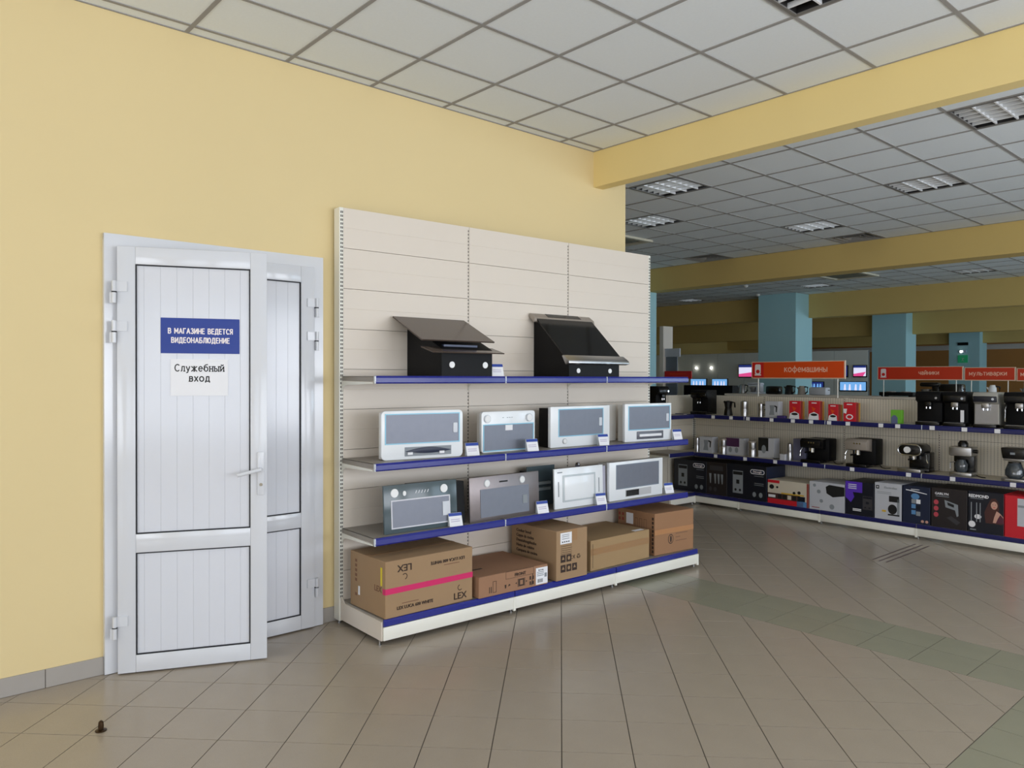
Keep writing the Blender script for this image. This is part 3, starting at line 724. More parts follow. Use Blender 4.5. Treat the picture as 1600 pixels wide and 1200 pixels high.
# glass hood lying behind it
t = thing('cooker_hood', 'dark grey green hood with two pale strips standing back between the grey and white ones', 'cooker hood', PL(RK1, 1.6, .14, z3))
B(-.12, .16, 0, .01, 0, .3).build('glass_panel', glasst, t)
B(-.1, .14, .012, .11, .002, .26).build('body', blkm, t)
for z in (.115, .16): B(-.11, .1, -.025, 0, z, z+.022).build('rail', mat('grey strip', (150, 160, 164), .4), t)
# H8
t, w = slim_hood('white hood with a half dark control recess, last on the third shelf', 2.135, 2.795, .36, z3, .305, 0, .11, rot=.02, mesh=(.085, .6, .095, .275), fm_=mat('grey filter surround', (120, 132, 146), .4), filter_clip=False, r=.006)
B(-.14, .175, -.004, 0, .02, .075).build('control_recess', mat('clear smoked cover', (190, 190, 192), .2), t)
B(-.135, .02, -.006, -.003, .024, .071).build('control_panel', blk, t)
# price tag stands
def tagstand(u, v, z, lab, rot=0):
    t = thing('price_tag', lab, 'price tag', PL(RK1, u, v, z, rot), 'price cards standing on the tall rack')
    MB().prism([(0, .001), (.003, .001), (.028, .085), (.025, .085)], -.048, .048, 'x').build('card', paper, t)
    MB().prism([(-.0015, .0), (.0, .0), (.0248, .0835), (.0235, .0845)], -.048, .048, 'x').xf(lambda x, y, z: (x, y+.0185-.0005, z+.066) if z < .04 else (x, y, z)).build('header', mat('blue card header', (40, 70, 160), .5), t)
    for zz in (.03, .042): MB().prism([(.0005+zz*.297-.003, zz), (.0005+zz*.297-.001, zz+.004), (.002+zz*.297, zz)], -.036, .03, 'x').build('print_line', mat('faint print', (190, 180, 205), .6), t)
    B(-.048, .048, .028, .03, .0, .084).build('support', clear, t)
for u, v, z, lab in ((.99, .41, z1, 'price card beside the hood with brown glass plates'), (.79, .40, z2, 'price card between first and second hood of the second shelf'),
    (1.31, .41, z2, 'price card before the right corner of the two lamp white hood'), (2.045, .40, z2, 'price card before the hood on black housing'),
    (2.945, .40, z2, 'price card at the right end of the second shelf'), (.64, .435, z3, 'price card before the dark steel hood'),
    (1.4, .425, z3, 'price card right of the brushed grey hood'), (2.0, .42, z3, 'price card before the white hood with chrome ball'), (2.86, .38, z3, 'price card at the right end of the third shelf')):
    if v+.0 > .42: v = .419
    tagstand(u, v, z, lab, -.12)

# ------------------------------------------------------------------ cardboard boxes on the base
zb = .157
def carton(label, u0, u1, v, h, d, m, rot=0):
    w = u1-u0
    t = thing('cardboard_box', label, 'box', PL(RK1, (u0+u1)/2, v, zb, rot), None)
    B(-w/2, w/2, 0, d, 0, h).build('carton', m, t, bevel=.003, seg=1)
    return t, w
def luca(t, w, h, flip):
    pass
t, w = carton('largest brown carton with a magenta tape band, at left end of the base shelf', .045, .695, .528, .34, .42, card, rot=.025)
dec(t, 'tape_band', -w/2-.001, w/2+.001, .143, .178, pink, 2)
B(-w/2-.0012, -w/2+.001, -.001, .03, .143, .178).build('tape_band', pink, t)
text(t, 'LEX', .058, ink, FR(.225, .04), bold=.0012, sx=1.05)
text(t, 'LEX', .058, ink, FR(-.19, .29, rot=PI), bold=.0012, sx=1.05)
def hook(x, z, r):
    a0, a1 = math.radians(100+r), math.radians(320+r)
    n = 12; o_ = [(x+.019*math.cos(a0+(a1-a0)*i/n), z+.019*math.sin(a0+(a1-a0)*i/n)) for i in range(n+1)]
    i_ = [(x+.014*math.cos(a0+(a1-a0)*i/n), z+.014*math.sin(a0+(a1-a0)*i/n)) for i in range(n, -1, -1)]
    decp(t, 'printed_emblem', o_+i_, ink)
hook(.225, .094, 0); hook(-.19, .235, 180)
text(t, 'LEX LUCA 600 WHITE', .027, ink, FR(-.115, .05), bold=.0012)
dec(t, 'print_line', -.21, -.09, .073, .078, inkl)
text(t, 'LEX LUCA 600 WHITE', .027, ink, FR(.13, .283, rot=PI), bold=.0012)
dec(t, 'print_line', .1, .22, .255, .26, inkl)
B(-w/2-.0008, -w/2+.0002, .035, .055, .19, .3).build('sticker', yel, t)
B(-w/2-.0008, -w/2+.0002, .30, .32, .08, .135).build('sticker', paper, t)
text(t, 'LEX', .05, inkl, LF(-w/2-.0006, .085, .165), bold=.0008)
for z in (.28, .25, .22, .19, .16, .07): B(-w/2-.0006, -w/2+.0002, .335, .36, z, z+.018).build('printed_mark', inkl, t)
B(-w/2-.0005, w/2+.0005, .195, .235, .3385, .3408).build('packing_tape', tapem, t)

t, w = carton('flat brown carton printed FRONT with a large barcode label, second on the base', .725, 1.322, .55, .138, .50, card2)
for x in (-.215, -.2): B(x, x+.006, -.0008, 0, .022, .062).build('printed_mark', ink, t)
MB().frame(-.185, -.155, .02, .095, .003, -.0008, 0).build('printed_mark', ink, t)
decp(t, 'printed_mark', [(-.085, .055), (-.07, .055), (-.072, .036), (-.078, .028), (-.083, .036)], ink)
decp(t, 'printed_mark', [(-.055, .04), (-.035, .046), (-.04, .054), (-.05, .054)], ink)
dec(t, 'printed_mark', .035, .085, .025, .075, ink); dec(t, 'printed_mark', .048, .073, .035, .065, card2, 2)
for x in (.03, .09): dec(t, 'printed_mark', x-.002, x+.002, .022, .078, ink)
for s, x in ((-1, .012), (1, .108)): decp(t, 'printed_mark', [(x-s*.008, .043), (x-s*.008, .057), (x+s*.006, .05)], ink)
for x, z in ((.14, .03), (.165, .03), (.14, .065), (.165, .065)): dec(t, 'printed_mark', x-.007, x+.007, z-.012, z+.012, ink)
decp(t, 'printed_mark', [(.149, .015), (.156, .015), (.166, .09), (.16, .09)], ink)
text(t, 'FRONT', .03, ink, FR(.05, .108), bold=.0012)
MB().frame(-.075, .17, .09, .139, .002, -.0008, 0).build('flap_line', ink, t)
dec(t, 'label', .19, .297, .008, .122, paper, 2)
for x, ww in ((.205, .003), (.212, .004), (.22, .002), (.226, .005), (.236, .003), (.243, .004), (.25, .002)): dec(t, 'barcode', x, x+ww, .02, .045, inkb, 3)
text(t, 'Electrolux', .012, inkb, FR(.236, .106, -.0018))
for z in (.09, .078, .066): dec(t, 'print_line', .2, .262, z, z+.005, greyp, 3)
dec(t, 'print_block', .268, .29, .052, .08, greyp, 3)
B(-.22, -.14, .17, .19, .1375, .1388).build('printed_mark', ink, t)

t, w = carton('tall upright brown carton with pictogram prints and white label, centre of base', 1.4, 1.704, .556, .352, .5, card)
dec(t, 'label', -.115, -.005, .255, .335, paper, 2)
for z in (.318, .305, .29): dec(t, 'print_line', -.1, -.03, z, z+.004, greyp, 3)
for x in (-.1, -.08, -.06, -.04): dec(t, 'print_line', x, x+.012, .266, .274, inkb, 3)
for i, z in enumerate((.238, .222, .208, .194, .182)): dec(t, 'print_line', -.11, -.005+.004*(i % 2), z, z+.003, ink, 1)
for r, c, z in ((0, 2, .125), (1, 3, .055)):
    for k in range(c):
        x = -.112+.056*k; dec(t, 'pictogram', x, x+.048, z, z+.052, ink)
        decp(t, 'pictogram_mark', disc(x+.024, z+.026, .012, .014, 8) if k % 2 else [(x+.012, z+.02), (x+.036, z+.02), (x+.024, z+.042)], card, 2)
text(t, 'C€ ♻', .034, ink, FR(.035, .15))
dec(t, 'packing_tape', .0, .05, .27, .3522, tapem)
for i, s_ in enumerate(('Cooker hood', 'Cappa da cucina', 'Dunstabzugshaube', 'Hotte de cuisine', 'Campana de cocina')):
    text(t, s_, .03, ink, LF(-w/2-.0006, .44, .30-.036*i), align='LEFT', bold=.0008)
B(-w/2, w/2, .23, .27, .3517, .3528).build('packing_tape', tapem, t)

t, w = carton('low plain brown carton sealed with tape, fourth on the base shelf', 1.786, 2.468, .50, .225, .46, mat('tan cardboard', (166, 137, 99), .85, var=.05, scale=5), rot=.03)
dec(t, 'packing_tape', -w/2+.002, w/2-.002, .115, .165, tapem)
dec(t, 'flap_line', -w/2+.02, -w/2+.024, .02, .2, ink)
B(.19, .3, .02, .06, .2247, .226).build('label', paper, t)

t, w = carton('square reddish brown carton with round logo at the right end of the base', 2.535, 3.005, .5, .338, .42, mat('orange brown cardboard', (156, 116, 84), .85, var=.04, scale=5), rot=-.05)
o_ = disc(-.045, .115, .032, .04, 20)
decp(t, 'printed_emblem', o_, ink); decp(t, 'printed_emblem_inner', disc(-.045, .115, .026, .033, 20), MATS['orange brown cardboard'], 2)
decp(t, 'printed_emblem_leaf', disc(-.045, .115, .011, .028, 12), ink, 3)
for z, x1 in ((.15, .16), (.12, .07), (.09, .15)): dec(t, 'print_line', .015, x1, z, z+.007, inkl)
dec(t, 'packing_tape', -w/2, w/2, .165, .205, mat('faint tape', (180, 128, 84), .4))
for i in range(9): B(-w/2-.0007, -w/2+.0002, .012, .03, .02+.033*i, .042+.033*i).build('printed_mark', ink, t)
for z, y in ((.29, .4), (.25, .4), (.29, .36), (.25, .36)): B(-w/2-.0007, -w/2+.0002, y-.012, y+.008, z-.012, z+.012).build('printed_mark', mat('red print', (150, 60, 50), .7), t)
B(-w/2-.0008, -w/2+.0002, .24, .32, .22, .31).build('label', paper, t)
for k in range(3): MB().frame(.09+.05*k, .12+.05*k, .2, .28, .002, -.0005, .0002).xf(lambda x, y, z: (-w/2+y, x, z)).build('printed_mark', ink, t)

# ------------------------------------------------------------------ things on the coffee display
zt, zm, zl = 1.1255, .6405, .1495
def item(name, label, cat, u, v, z, rot=0, group=None): return thing(name, label, cat, PL(RK2, u, v, z, rot), group)
def bean_machine(label, u, v, w, h, d, front, body=blkm, rot=0, style=0):
    t = item('coffee_machine', label, 'coffee machine', u, v, zt, rot, 'bean to cup machines on the top shelf')
    MB().prism([(.05, .035), (d, .0), (d, h), (.02, h), (.0, h-.03), (.012, h-.09), (.05, h-.11)], -w/2, w/2, 'x').build('body', body, t, bevel=.004)
    B(-w/2+.006, w/2-.006, -.01, .16, 0, .034).build('drip_tray', blk, t, bevel=.003)
    B(-w/2+.02, w/2-.02, -.012, .05, .034, .037).build('tray_grid', steel, t)
    B(-w/2+.006, w/2-.006, -.006, .03, h-.09, h-.035).build('control_panel', front, t, bevel=.003)
    for s in (-1, 1): MB().cyl((s*.018, .02, h-.17), .007, .05, 'z', 10).build('spout', chrome, t, smooth=True)
    B(-.032, .032, .004, .05, h-.15, h-.1).build('spout_block', steel if style else blk, t, bevel=.004)
    MB().cyl((w/2-.035, -.014, h-.062), .012, .01, 'y', 14).build('knob', chrome, t, smooth=True)
    if style == 2: B(-w/2+.008, w/2-.008, .046, .052, .04, h-.115).build('front_plate', steel, t)
    if style == 1: B(w/2-.05, w/2-.02, -.003, .002, .045, .16).build('label', paper, t)
    if style == 3: MB().tube([(-w/2+.02, .03, h-.12), (-w/2+.015, .0, h-.16), (-w/2+.015, .0, .07)], .005).build('steam_wand', chrome, t, smooth=True)
    return t
bean_machine('black bean to cup coffee machine at the left end of the top shelf', -.29, .38, .23, .31, .26, blk, rot=.1)
bean_machine('black coffee machine with a pale milk spout, left of the twin column one', 2.49, .40, .235, .335, .34, blkm, style=0)
bean_machine('black coffee machine with twin silver columns and white side label', 2.735, .40, .215, .335, .34, blk, style=1)
MB_ = bean_machine('silver fronted coffee machine with black control strip', 3.0, .40, .21, .335, .34, navy, body=mat('pale silver plastic', (186, 184, 176), .35, .4), style=2)
bean_machine('black coffee machine with chrome steam wand at right end of the top shelf', 3.28, .40, .25, .34, .34, blk, style=3)
bean_machine('tall black coffee machine standing in the corner bay', -.4, .92, .2, .36, .2, blk, rot=PI/2)
# grinders and pots
def cylpot(name, label, cat, u, v, z, r, h, m, cap=blk, handle=False, group=None):
    t = item(name, label, cat, u, v, z, 0, group)
    MB().lathe([(r, 0), (r, h*.45), (r*.97, h*.47), (r, h*.49), (r*.96, h*.86)], (0, r, 0)).build('body', m, t, smooth=True)
    MB().lathe([(r*.97, h*.86), (r*.95, h*.95), (r*.5, h), (.001, h)], (0, r, 0)).build('lid', cap, t, smooth=True)
    MB().cyl((0, r, h*.44), r*1.02, h*.04).build('band', cap, t, smooth=True)
    if handle: MB().tube([(r*.9, r, h*.9), (r*1.9, r, h*.86), (r*1.95, r, h*.6), (r*1.6, r, h*.5)], .008).build('handle', blk, t, smooth=True)
    return t
t = item('kettle', 'black stovetop coffee pot with curved handle on the top shelf', 'coffee pot', .1, .34, zt)
MB().lathe([(.055, 0), (.045, .07), (.04, .09), (.052, .17), (.05, .175), (.001, .185)], (0, .05, 0), 10).build('body', blk, t)
MB().tube([(.045, .05, .165), (.09, .05, .16), (.095, .05, .1)], .009).build('handle', blk, t, smooth=True)
MB().tube([(-.045, .05, .15), (-.062, .05, .175)], .012).build('spout', blk, t)
cylpot('coffee_grinder', 'plain steel cylindrical grinder on top shelf beside the black pot', 'coffee grinder', .33, .34, zt, .045, .185, steel, steel)
cylpot('kettle', 'slim steel coffee pot with black handle before a picture box, top shelf', 'coffee pot', .565, .34, zt, .034, .165, steel, steel, True)
def pbox(name, label, cat, u0, u1, v, z, h, d, m, side=None, rot=0, group=None):
    w = u1-u0; t = item(name, label, cat, (u0+u1)/2, v, z, rot, group)
    B(-w/2, w/2, 0, d, 0, h).build('carton', m, t, bevel=.0015, seg=1)
    if side: B(w/2-.0002, w/2+.0008, .002, d-.002, .002, h-.002).build('side_panel', side, t)
    return t, w
def potpic(t, x, z, s):
    decp(t, 'printed_pot', [(x-.03*s, z), (x+.03*s, z), (x+.022*s, z+.05*s), (x+.03*s, z+.1*s), (x-.025*s, z+.1*s), (x-.018*s, z+.05*s)], greyp)
    decp(t, 'printed_pot_handle', [(x+.03*s, z+.1*s), (x+.062*s, z+.09*s), (x+.056*s, z+.03*s), (x+.046*s, z+.03*s), (x+.046*s, z+.08*s), (x+.03*s, z+.085*s)], inkb)
wbm = mat('pale grey box print', (196, 198, 206), .5)
t, w = pbox('product_box', 'pale box picturing a stovetop coffee pot on the top shelf', 'box', .645, .82, .34, zt, .19, .09, wbm)
potpic(t, 0, .03, 1.15)
t, w = pbox('product_box', 'small dark violet box lying beside the top shelf picture box', 'box', .835, .93, .4, zt, .03, .06, mat('dark violet', (62, 48, 110), .5))
# coffee filter packets
for i, (u0, u1, h) in enumerate(((.98, 1.115, .205), (1.215, 1.35, .21), (1.448, 1.56, .18), (1.622, 1.756, .205))):
    labs = ('red filter paper packet with a cup picture, first of four', 'red filter paper packet, second of four and tallest', 'smallest red filter paper packet, third of four', 'red filter paper packet with two white pictures, fourth of four')
    t, w = pbox('filter_packet', labs[i], 'filter packet', u0, u1, .38, zt, h, .05, crim, group='red coffee filter packets')
    if i < 3:
        decp(t, 'printed_cup', [(-w/2, 0), (w/2-.01, 0), (w/2-.015, h*.3), (0, h*.42), (-w/2+.01, h*.3)], paper)
        decp(t, 'printed_coffee', disc(0, h*.27, w*.3, h*.07, 14), inkb, 2)
        decp(t, 'printed_arrow', [(-.01, h*.42), (.02, h*.6), (-.03, h*.7)], org)
    else:
        decp(t, 'printed_cone', [(-w/2+.0, h*.66), (-w/2+.04, h*.66), (-w/2+.03, h*.4), (-w/2, h*.45)], paper)
        decp(t, 'printed_cup', disc(.0, h*.24, w*.3, h*.14, 14), paper)
        decp(t, 'printed_coffee', disc(.0, h*.24, w*.2, h*.09, 14), crim, 2)
    dec(t, 'print_line', -.03, .03, h*.87, h*.92, paper)
    for k in range(4): B(w/2+.002, w/2+.028, .006+.011*k, .012+.011*k, .0, h*.98).build('paper_filter', goldp if k % 2 else MATS['red print'], t)
t, w = pbox('product_box', 'green package with a blue grey printed bottle on top shelf', 'box', 2.115, 2.225, .36, zt, .14, .05, greenp)
decp(t, 'printed_bottle', [(-.05, 0), (.015, 0), (.015, .06), (-.005, .085), (-.03, .085), (-.05, .06)], mat('grey blue print', (96, 104, 140), .5))
# middle shelf
t = cylpot('kettle', 'slim steel coffee pot with black handle at left of the middle shelf', 'coffee pot', -.345, .36, zm, .032, .185, steel, steel, True)
t, w = pbox('product_box', 'pale box picturing a coffee pot on the middle shelf', 'box', -.298, -.1, .34, zm, .2, .12, wbm); potpic(t, 0, .03, 1.3)
cylpot('coffee_grinder', 'steel cylinder grinder before the violet printed box', 'coffee grinder', .05, .37, zm, .045, .2, steel, darksteel)
t, w = pbox('product_box', 'violet and white printed box behind the left steel grinder', 'box', .07, .325, .30, zm, .205, .12, wbm)
dec(t, 'violet_panel', -w/2+.0, w/2-.06, .1, .205, mat('plum print', (78, 40, 80), .5))
for x in (-.06, .03): decp(t, 'printed_cup', disc(x, .06, .025, .035, 10), greyp)
cylpot('coffee_grinder', 'steel cylinder grinder before the black and white box', 'coffee grinder', .46, .37, zm, .05, .195, steel, darksteel)
t, w = pbox('product_box', 'black and white printed grinder box on the middle shelf', 'box', .53, .74, .30, zm, .235, .12, wbm)
dec(t, 'black_panel', -w/2, .03, .08, .235, inkb); decp(t, 'printed_grinder', disc(-.03, .1, .03, .05, 12), greyp, 2)
t = item('cable', 'short black power cable lying on the middle shelf', 'cable', .8, .36, zm)
MB().tube([(-.06, .04, .006), (-.02, .0, .006), (.03, .03, .006), (.07, .01, .006)], .005).build('cord', blk, t, smooth=True)
t, w = pbox('product_box', 'small white box left of the black espresso machine', 'box', .875, .94, .40, zm, .07, .06, wbm)
cylpot('coffee_grinder', 'small steel grinder left of the black espresso machine', 'coffee grinder', .965, .37, zm, .03, .2, steel, steel)
t, w = pbox('product_box', 'grey violet box standing behind the small steel grinder', 'box', .985, 1.13, .30, zm, .25, .13, mat('grey violet', (98, 98, 122), .5))
def espresso(label, u, w, h, headm, rot=0, cord=1):
    t = item('espresso_machine', label, 'espresso machine', u, .38, zm, rot, 'espresso machines on the middle shelf')
    B(-w/2+.02, w/2, .1, .27, .02, h).build('tank', blkm, t, bevel=.01)
    MB().prism([(-.02, h*.62), (.11, h*.55), (.11, h), (.0, h), (-.03, h-.03)], -w/2, w/2-.04, 'x').build('head', headm, t, bevel=.006)
    B(-w/2+.01, w/2-.04, -.03, .12, 0, .035).build('drip_tray', blk, t, bevel=.004)
    MB().cyl((-.02, .02, h*.44), .033, .05, 'z', 18).build('brew_group', chrome, t, smooth=True)
    MB().tube([(-.02, -.01, h*.46), (-.04, -.09, h*.45)], .01).build('portafilter', blk, t, smooth=True)
    for k in range(3): MB().cyl((-.03+.03*k, -.038, h*.85), .008, .012, 'y', 12).build('button', chrome, t)
    MB().tube([(-w/2-.004, .04, h*.6), (-w/2-.02, .02, h*.45), (-w/2-.02, .01, h*.25)], .005).build('steam_wand', chrome, t, smooth=True)
    if cord: MB().tube([(w/2, .2, .02), (w/2+.07, .1, .006), (w/2+.12, .06, .006), (w/2+.14, .14, .006)], .004).build('cord', blk, t, smooth=True)
espresso('black espresso machine with rounded lid, middle shelf beside the violet box', 1.27, .28, .27, blk)
espresso('steel and black espresso machine standing alone mid shelf', 1.79, .27, .3, darksteel)
# retro machine
t = item('espresso_machine', 'retro espresso machine with chrome ringed oval face and round dial', 'espresso machine', 2.34, .38, zm, 0, 'espresso machines on the middle shelf')
MB().prism(rrect(-.13, .1, .17, .285, .055, 6), -.03, .2).build('head', blk, t, bevel=.006)
MB().tube([(p[0], -.031, p[1]) for p in rrect(-.126, .096, .174, .281, .052, 6)], .007, 8, True).build('chrome_ring', chrome, t, smooth=True)
MB().cyl((-.035, -.045, .228), .032, .02, 'y', 20).build('dial', lens, t, smooth=True)
B(-.07, .13, .09, .22, .02, .2).build('body', blk, t, bevel=.01)
B(-.13, .1, -.05, .1, 0, .04).build('drip_tray', steel, t, bevel=.008)
B(.02, .14, .05, .2, 0, .045).build('base', blk, t, bevel=.01)
MB().cyl((0, .03, .13), .028, .045, 'z', 16).build('brew_group', chrome, t, smooth=True)
MB().tube([(.0, .0, .14), (.0, -.08, .135)], .01).build('portafilter', blk, t)
MB().tube([(.115, .05, .18), (.13, .02, .13), (.14, .02, .1)], .005).build('steam_wand', chrome, t, smooth=True)
# steam espresso
t = item('espresso_machine', 'small steel steam coffee maker with black cap and glass jug', 'espresso machine', 2.785, .38, zm, 0, 'espresso machines on the middle shelf')
B(-.1, .1, 0, .16, 0, .045).build('base', steel, t, bevel=.01)
B(-.09, .09, .09, .17, .04, .24).build('back', blk, t, bevel=.006)
MB().prism(rrect(-.1, .1, .2, .29, .015), -.01, .16).build('head', steel, t, bevel=.006)
MB().lathe([(.045, .29), (.045, .32), (.03, .345), (.001, .348)], (0, .07, 0), 16).build('cap', blk, t, smooth=True)
MB().lathe([(.04, .046), (.055, .07), (.055, .12), (.035, .16), (.034, .165)], (0, .03, 0), 16).build('jug', glass, t, smooth=True)
MB().tube([(-.055, .03, .14), (-.1, .03, .13), (-.1, .03, .07)], .006).build('handle', steel, t, smooth=True)
MB().cyl((.1, .05, .25), .018, .035, 'x', 12).build('knob', blk, t)
MB().tube([(.1, .13, .01), (.16, .07, .005), (.2, .06, .005)], .005).build('cord', blk, t)
# drip maker
t = item('coffee_maker', 'black and silver drip coffee maker with glass jug, right end of middle shelf', 'coffee maker', 3.25, .38, zm)
MB().prism([(-.12, .31), (-.105, .21), (.12, .21), (.13, .31)], -.01, .18).build('water_tank', blk, t, bevel=.008)
B(-.1, .12, .0, .17, .19, .212).build('chrome_band', steel, t, bevel=.006)
B(.075, .12, .03, .18, .03, .2).build('column', steel, t, bevel=.006)
MB().prism(rrect(-.12, .12, -.03, .16, .05), 0, .03, 'z').build('base', steel, t, bevel=.006)
MB().lathe([(.055, .032), (.078, .055), (.078, .1), (.055, .165), (.05, .17)], (-.02, .05, 0), 20).build('jug', glass, t, smooth=True)
MB().cyl((-.02, .05, .168), .052, .012, 'z', 20).build('jug_lid', blk, t, smooth=True)
B(-.04, .0, -.012, -.009, .25, .27).build('emblem', greyp, t)
# base row of cartons
def bigbox(label, u0, u1, h, m, d=.4, side=None, v=.515): return pbox('product_box', label, 'box', u0+.003, u1-.003, v, zl, h, d, m, side, group='product boxes on the base shelf')
def machine_pic(t, x, z, w, h, m1=greyp, m2=inkb):
    dec(t, 'printed_machine', x-w/2, x+w/2, z, z+h, m1, 1)
    dec(t, 'printed_machine_top', x-w/2+.005, x+w/2-.005, z+h*.82, z+h*.96, m2, 2)
    dec(t, 'printed_machine_spout', x-w*.15, x+w*.15, z+h*.42, z+h*.6, m2, 2)
    for s in (-1, 1): decp(t, 'printed_cup', disc(x+s*w*.22, z+h*.15, w*.11, h*.06, 10), m2, 2)
for lab, u0, u1 in (('black coffee machine carton at the left end of the base, oval logo top right', -.566, -.06), ('black coffee machine carton with larger oval logo, third on the base', .24, .78)):
    t, w = bigbox(lab, u0, u1, .395 if u0 < 0 else .405, navy, side=nb)
    machine_pic(t, -w*.22, .06, .14, .27)
    MB().prism(rrect(w*.1, w*.45, .31, .365, .026, 6), -.0008, 0).build('logo_outline', paper, t)
    MB().prism(rrect(w*.115, w*.435, .318, .357, .019, 6), -.0012, 0).build('logo_field', nb, t)
    text(t, "DeLonghi", .031, signw, FR(w*.275, .338, -.0016), bold=.0008, sx=.95)
    for z in (.285, .2, .18): dec(t, 'print_line', w*.2, w*.43, z, z+.006, greyp)
    for x in (.2, .36): decp(t, 'printed_cup', disc(w*x, .07, .024, .03, 12), greyp)
t, w = bigbox('narrow black carton between the two logo cartons, cup pictures', -.06, .24, .4, maroonb)
dec(t, 'printed_machine', -.1, .09, .3, .36, mat('dark grey print', (60, 58, 62), .5))
for x in (-.09, -.02, .03, .08): decp(t, 'printed_cup', [(x-.018, .26), (x+.014, .26), (x+.008, .14), (x-.004, .14)], greyp)
for x in (-.09, -.02): decp(t, 'printed_cup', disc(x, .07, .022, .028, 10), mat('dark grey print', (60, 58, 62), .5))
t, w = bigbox('low cream and red carton with kitchen scene on the base shelf', .79, 1.3, .27, beigep, side=MATS['red print'])
dec(t, 'red_band', -w/2, w/2-.06, .0, .055, crim); dec(t, 'brown_band', -w/2, w/2-.1, .055, .12, mat('brown print', (70, 46, 44), .5))
dec(t, 'red_corner', -w/2, -w/2+.15, .235, .268, crim); dec(t, 'blue_corner', w/2-.14, w/2-.02, 0, .06, bluep); dec(t, 'navy_patch', w/2-.13, w/2-.04, .06, .115, navy, 2)
for x, z, r in ((-.2, .19, .03), (-.13, .19, .014), (.08, .145, .018), (.14, .155, .02)): decp(t, 'printed_cup', disc(x, z, r, r*.9, 12), inkb, 2)
dec(t, 'counter', -.08, .2, .12, .135, goldp, 2); dec(t, 'red_edge', w/2-.02, w/2, .0, .268, MATS['red print'], 2)
dec(t, 'white_oval', -w/2+.01, -w/2+.1, .07, .1, paper, 2)
for x in (-.12, -.06, .0, .06): dec(t, 'printed_photo', x, x+.045, .065, .11, inkb if x != .0 else beigep, 3)
t, w = bigbox('white carton picturing a black coffee machine and cups', 1.305, 1.71, .305, wbm)
decp(t, 'printed_machine', [(-.01, .26), (.03, .285), (w/2, .275), (w/2, .18), (.07, .155), (.0, .19)], inkb)
for x, z, r in ((-.14, .265, .018), (-.09, .2, .022), (-.06, .1, .02), (.06, .05, .028)): decp(t, 'printed_cup', disc(x, z, r, r, 14), greyp)
dec(t, 'print_line', -.17, -.08, .02, .028, MATS['red print'])
t, w = bigbox('black carton with a violet corner shape on the base shelf', 1.715, 2.02, .35, navy)
decp(t, 'violet_shape', [(-w/2, .35), (.03, .35), (.03, .24), (-.07, .24), (-.055, .19), (-.09, .13), (-w/2, .18)], purple)
for z in (.315, .295, .275): dec(t, 'print_line', -.12, -.03, z, z+.008, paper, 2)
machine_pic(t, .085, .07, .1, .14, mat('dark grey print', (60, 58, 62), .5), navy)
for z in (.06, .045): dec(t, 'print_line', -.07, .02, z, z+.009, paper)
t, w = bigbox('white carton picturing a drip coffee maker on the base shelf', 2.025, 2.3, .37, wbm, side=mat('slate print', (70, 74, 92), .5))
text(t, 'Electrolux', .031, greyp, FR(.025, .325), bold=.0006)
dec(t, 'logo_mark', -.122, -.09, .307, .342, inkb); decp(t, 'logo_mark_inner', disc(-.106, .325, .009), wbm, 2)
for z in (.275, .26): dec(t, 'print_line', -.11, .03, z, z+.005, greyp)
dec(t, 'printed_tank', .01, .11, .185, .245, inkb); dec(t, 'printed_column', .09, .115, .06, .22, greyp)
decp(t, 'printed_jug', disc(.045, .11, .045, .05, 18), inkb, 2); dec(t, 'printed_base', .0, .115, .045, .06, inkb, 2)
dec(t, 'printed_cup', -.06, -.02, .075, .095, goldp)
t, w = bigbox('dark blue black carton with a blue and white collage, script title', 2.305, 2.57, .37, nb, side=maroonb)
dec(t, 'print_line', -.05, .03, .335, .341, paper); decp(t, 'printed_title', [(-.1, .325), (-.04, .318), (.02, .31), (.1, .3), (.1, .307), (.02, .32), (-.04, .328), (-.1, .333)], paper)
decp(t, 'blue_light', disc(-.01, .27, .04, .03, 14), bluep)
for x, z, m_ in ((-.045, .2, greyp), (.0, .2, paper), (-.045, .15, bluep), (.0, .14, navy), (-.045, .09, bluep), (.0, .08, greyp)): dec(t, 'printed_photo', x, x+.04, z, z+.042, m_)
for x in (.06, .1): decp(t, 'round_badge', disc(x, .03, .014), skin)
t, w = bigbox('black carton with three red dots and a grey espresso machine picture', 2.575, 2.9, .38, maroonb)
text(t, 'GARLYN', .032, paper, FR(-.065, .325), bold=.0008)
dec(t, 'print_line', -.12, .0, .298, .304, greyp)
for z in (.24, .18, .12): decp(t, 'red_dot', disc(-.115, z, .022, .024, 14), mat('rose print', (190, 70, 84), .5))
decp(t, 'printed_machine', [(-.04, .27), (.08, .235), (.085, .13), (.07, .12), (.055, .18), (-.03, .2)], greyp)
decp(t, 'printed_machine_window', [(-.015, .25), (.045, .232), (.045, .205), (-.01, .222)], inkb, 2)
decp(t, 'printed_machine_tray', [(-.02, .1), (.02, .12), (.1, .07), (.07, .04)], mat('dark grey print', (60, 58, 62), .5))
t, w = bigbox('black carton with the portrait of a long haired woman', 2.903, 3.205, .385, navy, side=crim)
text(t, 'REDMOND', .04, paper, FR(-.06, .34), bold=.0016, sx=.85)
dec(t, 'print_line', -.13, -.02, .315, .32, greyp)
for x in (-.125, -.08, -.05): dec(t, 'printed_frame', x, x+.008, .1, .28, greyp)
decp(t, 'printed_jug', disc(-.115, .075, .03, .03, 14), paper); decp(t, 'printed_cup', disc(-.065, .15, .03, .022, 14), paper); dec(t, 'print_line', -.13, -.08, .02, .03, greyp)
decp(t, 'portrait_hair', [(.0, .1), (-.01, .2), (.02, .28), (.045, .33), (.08, .335), (.105, .3), (.11, .22), (.14, .1)], hair)
